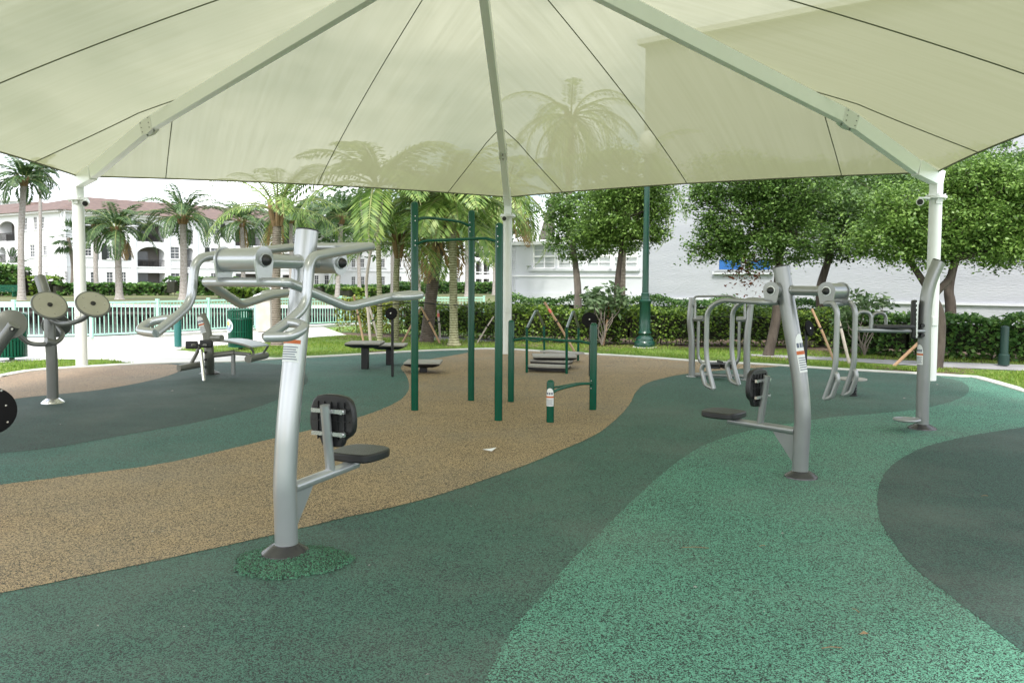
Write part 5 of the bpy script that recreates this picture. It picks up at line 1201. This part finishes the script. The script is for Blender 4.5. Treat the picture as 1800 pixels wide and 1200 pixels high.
for x0, x1, hx, py_, px_ in ((1219, 1236, 1228, 560, 1255), (1295, 1312, 1300, 561, 1277)):
    b = MB(); b.tube([vm(x0, py_), vm(x1, py_)], .045, 14); b.obj('bearing', M_steelm, T)
    b = MB(); b.tube(fillet([vm(hx, py_), vm(hx-1, 600), vm(hx-1, 632), vm((hx+px_)/2, 645), vm(px_, 645)], .1, 5), .027, 12); ar = b.obj('swing_arm', M_steelm, T)
    b = MB(); q = vm(px_, 639); b.box(q, (.22, .34, .025)); b.box(q+Vector((0, 0, -.05)), (.16, .26, .05)); b.box(q+Vector((.1, 0, .03)), (.02, .34, .05)); b.obj('pedal', M_black, ar, bevel=.008)
for x, y in ((1222, 540), (1309, 540)):
    b = MB(); b.tube(fillet([vm(x, y), vm(x, 528, -.35), vm(x, 560, -.4)], .06, 4), .017, 10); b.obj('grip', M_steelm, T)
# ---- dip bench (right)
pn_ = G(1621, 753); YN = pn_.y
T = thing('dip_bench', tuple(pn_), 'tall grey post with bent top, side arm rail, black backrest and low foot ring', 'exercise machine')
b = MB(); b.tube(crom([pn_, V(1622, 700, YN), V(1624, 640, YN), V(1625, 570, YN), V(1628, 530, YN), V(1635, 497, YN), V(1650, 460, YN)], 6), .067, 26); b.obj('post', M_steelm, T); flange(T, pn_, .15, .05, M_darkfl, .067)
b = MB(); q = V(1650, 460, YN); d = (q-V(1646, 468, YN)).normalized(); b.lathe(q, [(.067, -.002), (.067, .008), (.03, .014)], 22, d); b.obj('post_cap', M_black, T)
for W_ in (-.0, -.45):
    yy = YN+.02-W_*0
b = MB(); b.tube(fillet([V(1624, 582, YN-.05), V(1512, 580, YN-.35), V(1505, 578, YN-.28), V(1505, 578, YN+.3), V(1513, 577, YN+.4), V(1620, 579, YN+.1)], .06, 4), .022, 12); b.obj('arm_rail', M_steelm, T)
for x, yy in ((1504, -.30), (1532, .38)):
    b = MB(); q0 = V(x, 579, YN+yy); b.tube(fillet([q0, q0+Vector((0, 0, .19)), q0+Vector((.16, 0, .19)), q0+Vector((.16, 0, 0))], .08, 6), .019, 12); b.obj('grip_loop', M_steelm, T)
for yy in (-.22, .3):
    b = MB(); b.box(V(1570, 574, YN+yy), (.42, .1, .04)); b.obj('arm_pad', M_pad, T, bevel=.012)
b = MB(); b.box(V(1607, 561, YN-.02), (.07, .28, .42), rz=-.42); b.obj('backrest', M_pad, T, bevel=.02)
b = MB()
for k in range(8): b.box(V(1611.5, 533+k*8, YN-.165), (.02, .012, .02))
b.box(V(1612, 561, YN-.165), (.015, .01, .4)); b.obj('pad_bracket', M_chrome, T, smooth=False)
for y in (572, 589): b = MB(); q = V(1620, y, YN-.062); b.rod(q, q+Vector((0, -.03, 0)), .022, 12); b.obj('bolt', M_black, T)
b = MB(); q = V(1594, 737, YN-.15); b.tube([q+Vector((cos(2*pi*k/28)*.13, sin(2*pi*k/28)*.12, 0)) for k in range(28)], .014, 10, closed=True); b.lathe(q, [(.12, -.008), (.12, .004)], 28); b.tube([q+Vector((.1, .05, 0)), V(1616, 737, YN)], .02, 10); b.obj('foot_ring', M_steelm, T)
sticker(T, V(1623, 640, YN), V(1624, 605, YN), .067, 0, .22, radians(-155), .6)
# ---- spring board
po_ = G(1497, 695); T = thing('spring_board', tuple(po_), 'round grey balance board on a black coil spring at the right', 'exercise station')
b = MB(); zt_ = V(1499, 665, po_.y).z; b.tube([po_+Vector((cos(a)*.06, sin(a)*.06, .01+(zt_-.03)*a/(2*pi*6))) for a in [2*pi*6*k/120 for k in range(121)]], .012, 8); b.obj('spring', M_blackm, T)
b = MB(); b.lathe(po_+Vector((0, 0, zt_-.02)), [(.19, 0), (.2, .006), (.2, .022), (.18, .026)], 32); b.obj('board', M_deck, T)
b = MB(); b.lathe(po_, [(.08, 0), (.08, .012)], 20); b.obj('base', M_blackm, T)

# ================================================================== street furniture, stakes and litter
p = G(1133, 609); T = thing('lamp_post', tuple(p), 'dark green cast iron lamp post with a ringed base at the hedge', 'lamp post')
b = MB(); b.lathe(p, [(.30, -.03), (.30, 0)], 24); b.obj('footing', M_conc, T)
pr = [(.255, 0), (.26, .05), (.25, .12), (.22, .15), (.215, .20), (.18, .23), (.145, .27), (.15, .31), (.165, .34), (.15, .37), (.135, .4), (.135, 1.08), (.15, 1.10), (.15, 1.14), (.115, 1.16), (.10, 1.28), (.105, 1.31), (.085, 1.33)]
b = MB(); b.lathe(p, pr, 28); b.obj('base', M_dgreen, T)
b = MB(); b.lathe(p, [(.082, 1.3), (.078, 2.2), (.07, 3.2), (.062, 4.6)], 20); b.obj('pole', M_dgreen, T)
b = MB(); b.lathe(p, [(.07, 4.58), (.14, 4.62), (.1, 4.68), (.06, 4.7)], 20); b.obj('collar', M_dgreen, T)
b = MB(); b.lathe(p, [(.1, 4.7), (.2, 4.85), (.21, 5.0), (.15, 5.2), (.04, 5.28)], 20); b.obj('globe', M_sticker, T)
p = G(1772, 652); p.y += 1.15; p.x += .6; T = thing('bollard', (p.x, p.y, 0), 'green bollard, shade painted in, standing in the hedge at the far right', 'bollard'); b = MB(); b.rod((p.x, p.y, 0), (p.x, p.y, V(1772, 572, p.y).z), .075, 18, dome=.04); b.obj('post', mat('hedge_shade_green', (.004, .03, .022), .5), T); b = MB(); b.lathe((p.x, p.y, 0), [(.1, 0), (.1, .2), (.08, .22)], 18); b.obj('base', MATS['hedge_shade_green'], T)  # extra dark green puts the hedge's shade into the bollard colour
# far bench
p = V(4, 530, 70); T = thing('bench', (p.x, 70, 0), 'green slatted park bench on the far bank at the left edge', 'bench')
b = MB()
for k in range(4): b.box((p.x, 70.3+k*.03, .55+k*.13), (2.6, .05, .1))
b.obj('backrest', M_green, T, smooth=False); b = MB()
for k in range(4): b.box((p.x, 69.7+k*.14, .45), (2.6, .11, .05))
b.obj('seat', M_green, T, smooth=False)
for sx in (-1.1, 1.1): b = MB(); b.box((p.x+sx, 69.9, .22), (.08, .5, .44)); b.box((p.x+sx, 70.35, .5), (.08, .06, 1.0)); b.obj('leg', M_green, T, smooth=False)
# folded parasol
Yp = 38.5; a = V(955, 421, Yp); c = V(985, 350, Yp); T = thing('parasol', (a.x, Yp, 0), 'folded grey brown garden parasol behind the low white wing', 'parasol')
b = MB(); tp_ = V(975, 330, Yp); b.tube([Vector((a.x+.15, Yp, 0)), Vector((a.x+.2, Yp, 1.8)), tp_], .04, 8); b.obj('pole', M_wood, T)
b = MB(); P = []; n = 24; prof_ = [(.34, a.z), (.27, (a.z*2+tp_.z)/3), (.16, (a.z+tp_.z*2)/3), (.03, tp_.z)]
for r_, z in prof_:
    tt = (z-a.z)/(tp_.z-a.z); cx = (a.x+.12)*(1-tt)+tp_.x*tt
    for k in range(n): q = 2*pi*k/n; rr = r_*(1 if k % 2 else .72); P.append(Vector((cx+cos(q)*rr, Yp+sin(q)*rr, z)))
b.add(P, [(i*n+k, i*n+(k+1) % n, (i+1)*n+(k+1) % n, (i+1)*n+k) for i in range(3) for k in range(n)]+[tuple(range(n-1, -1, -1))]); b.obj('canopy', M_umb, T, smooth=False)
# wooden tree stakes
def stake(x0, y0, x1, y1, label, Yt=None, m=M_wood, tape=False, r=.028):
    g = G(x1, y1); t_ = V(x0, y0, Yt if Yt else g.y+.3); T = thing('stake', tuple(g), label, 'tree stake', 'wooden stakes bracing the young trees'); b = MB(); b.tube([g-Vector((0, 0, .04)), g.lerp(t_, .5)+Vector((.004, 0, .003)), t_], r, 8); b.obj('pole', m, T)
    if tape: b = MB(); q = g.lerp(t_, .82); d = (t_-g).normalized(); b.lathe(q, [(r+.004, -.05), (r+.006, .05)], 8, d); b.obj('tape', M_pink, T)
    b = MB(); q = g.lerp(t_, .6); d = (t_-g).normalized(); b.lathe(q, [(r+.005, -.02), (r+.005, .02)], 8, d); b.obj('strap', M_strap, T)
M_polew = mat('stake_pale', (.5, .45, .4), .75, var=(.38, .33, .28), vscale=6)
stake(957, 531, 1012, 618, 'thin brown stake leaning left behind the arched green rails', tape=True)
stake(1073, 528, 1060, 606, 'upright brown stake tied with red tape behind the right push-up post', tape=True)
stake(1087, 545, 1065, 602, 'pale split stake crossing the taped one left of the lamp post', m=M_polew)
stake(1427, 543, 1466, 630, 'brown stake leaning left under the right arms of the press machine')
stake(1466, 533, 1494, 640, 'pale painted stake with red marks beside the press machine loops', m=M_polew, tape=True, r=.032)
stake(1660, 563, 1570, 641, 'brown stake leaning right behind the white column and dip bench', r=.032)
stake(740, 540, 774, 602, 'tan stake leaning left against the dark leaning palm')
stake(738, 545, 706, 602, 'tan stake leaning right behind the left chin-up post')
stake(868, 556, 838, 601, 'thin stake leaning right between the front chin-up post and hedge', m=M_polew, r=.02)
stake(622, 520, 640, 603, 'brown stake with pink taped end in front of the yellow hedge', tape=True, m=M_wood)
stake(648, 535, 668, 606, 'pale short stake braced against the slim green palm', m=M_polew)
stake(770, 545, 774, 598, 'white upright stake between dark palm and pale palm', m=M_polew, tape=True)
p0 = G(652, 611); T = thing('young_trunk', tuple(p0), 'thin pale bare sapling trunk left of the slim green palm', 'tree', 'young bare trunks'); b = MB(); b.tube(crom([p0, V(648, 560, p0.y), V(644, 500, p0.y), V(650, 450, p0.y), V(654, 420, p0.y)], 5), .035, 8); b.obj('trunk', M_polew, T)
b = MB(); 
for s_ in (-1, 1): b.tube(crom([V(653, 425, p0.y), V(653+14*s_, 390, p0.y), V(653+20*s_, 350, p0.y)], 4), .018, 6)
b.obj('branches', M_polew, T)
# support strap between palms
b = MB(); b.tube(crom([V(650, 533, 19.9), V(668, 537, 19.4), V(700, 534, 20.4), V(730, 531, 20.6), V(770, 535, 20.8)], 4), .014, 6); tag(b.obj('tie_strap', M_strap), 'black strap tying the slim palm to its neighbours', 'strap')
b = MB(); b.tube(crom([V(757, 534, 21.5), V(798, 536, 20.7), V(815, 537, 20.6), V(824, 541, 20.6)], 4), .014, 6); tag(b.obj('tie_strap', M_strap), 'black strap around the pale crownshaft palm', 'strap')
# litter
q = G(861, 792); b = MB(); e = [(-.055, .02, .01), (-.02, .045, .02), (.06, .015, .035), (.015, -.05, .004), (-.045, -.01, .008)]
b.add([q+Vector(x) for x in ((-.07, .01, .012), (-.03, .045, .004), (.065, .02, .03), (.02, -.055, .008), (.0, .0, .022))], [(0, 1, 4), (1, 2, 4), (2, 3, 4), (3, 0, 4)]); tag(b.obj('paper_scrap', M_paper, loc=tuple(q), smooth=False), 'crumpled white paper scrap on the tan rubber', 'litter')
for i, (x, y, l_, a, lab) in enumerate(((1222, 962, .16, -.05, 'long thin straw on the light green rubber'), (1340, 959, .04, .3, 'tiny straw piece right of the long straw'), (1504, 1072, .05, 1.9, 'short reddish twig on the light green rubber near the right'), (1462, 1138, .09, .05, 'thin pale straw at the bottom right of the light green rubber'), (1731, 871, .05, .1, 'thin straw on the dark green rubber at right'))):
    q = G(x, y, .01); d = Vector((cos(a), sin(a), 0)); b = MB(); b.tube([q-d*l_/2, q+Vector((0, .004, .004)), q+d*l_/2], .0022, 5); tag(b.obj('twig', M_cane, loc=tuple(q)), lab, 'twig', 'fallen straws and twigs')
for i, (x, y, lab) in enumerate(((303, 687, 'small brown leaf on the charcoal rubber left of the bench machine'), (1520, 1114, 'tiny curled leaf on the light green rubber'), (1590, 700, 'pale leaf speck left of the dip bench post'), (1276, 735, 'leaf crumb beside the round seat of the right machine'), (1648, 676, 'pale leaf by the right column foot'))):
    q = G(x, y, .012); b = MB(); b.add([q+Vector(v_) for v_ in ((-.025, 0, 0), (0, .012, .012), (.02, .004, .002), (0, -.008, .004))], [(0, 1, 2), (0, 2, 3)]); tag(b.obj('fallen_leaf', M_cane if i in (1, 3) else M_deck, loc=tuple(q), smooth=False), lab, 'leaf', 'fallen leaves')
random.seed(21)
for i in range(26):
    q = G(random.uniform(60, 1760), random.uniform(700, 1190), .012); b = MB(); s_ = random.uniform(.25, .5); an = random.uniform(0, 6)
    b.add([q+Matrix.Rotation(an, 3, 'Z') @ (Vector(v_)*s_) for v_ in ((-.025, 0, 0), (0, .012, .012), (.025, .004, .002), (0, -.012, .004))], [(0, 1, 2), (0, 2, 3)]); tag(b.obj('leaf_crumb', M_deck, loc=tuple(q), smooth=False), 'tiny pale leaf crumb scattered on the rubber floor', 'leaf', 'leaf crumbs on the rubber floor')
for o in list(bpy.data.objects):
    if '_o' in o: del o['_o']
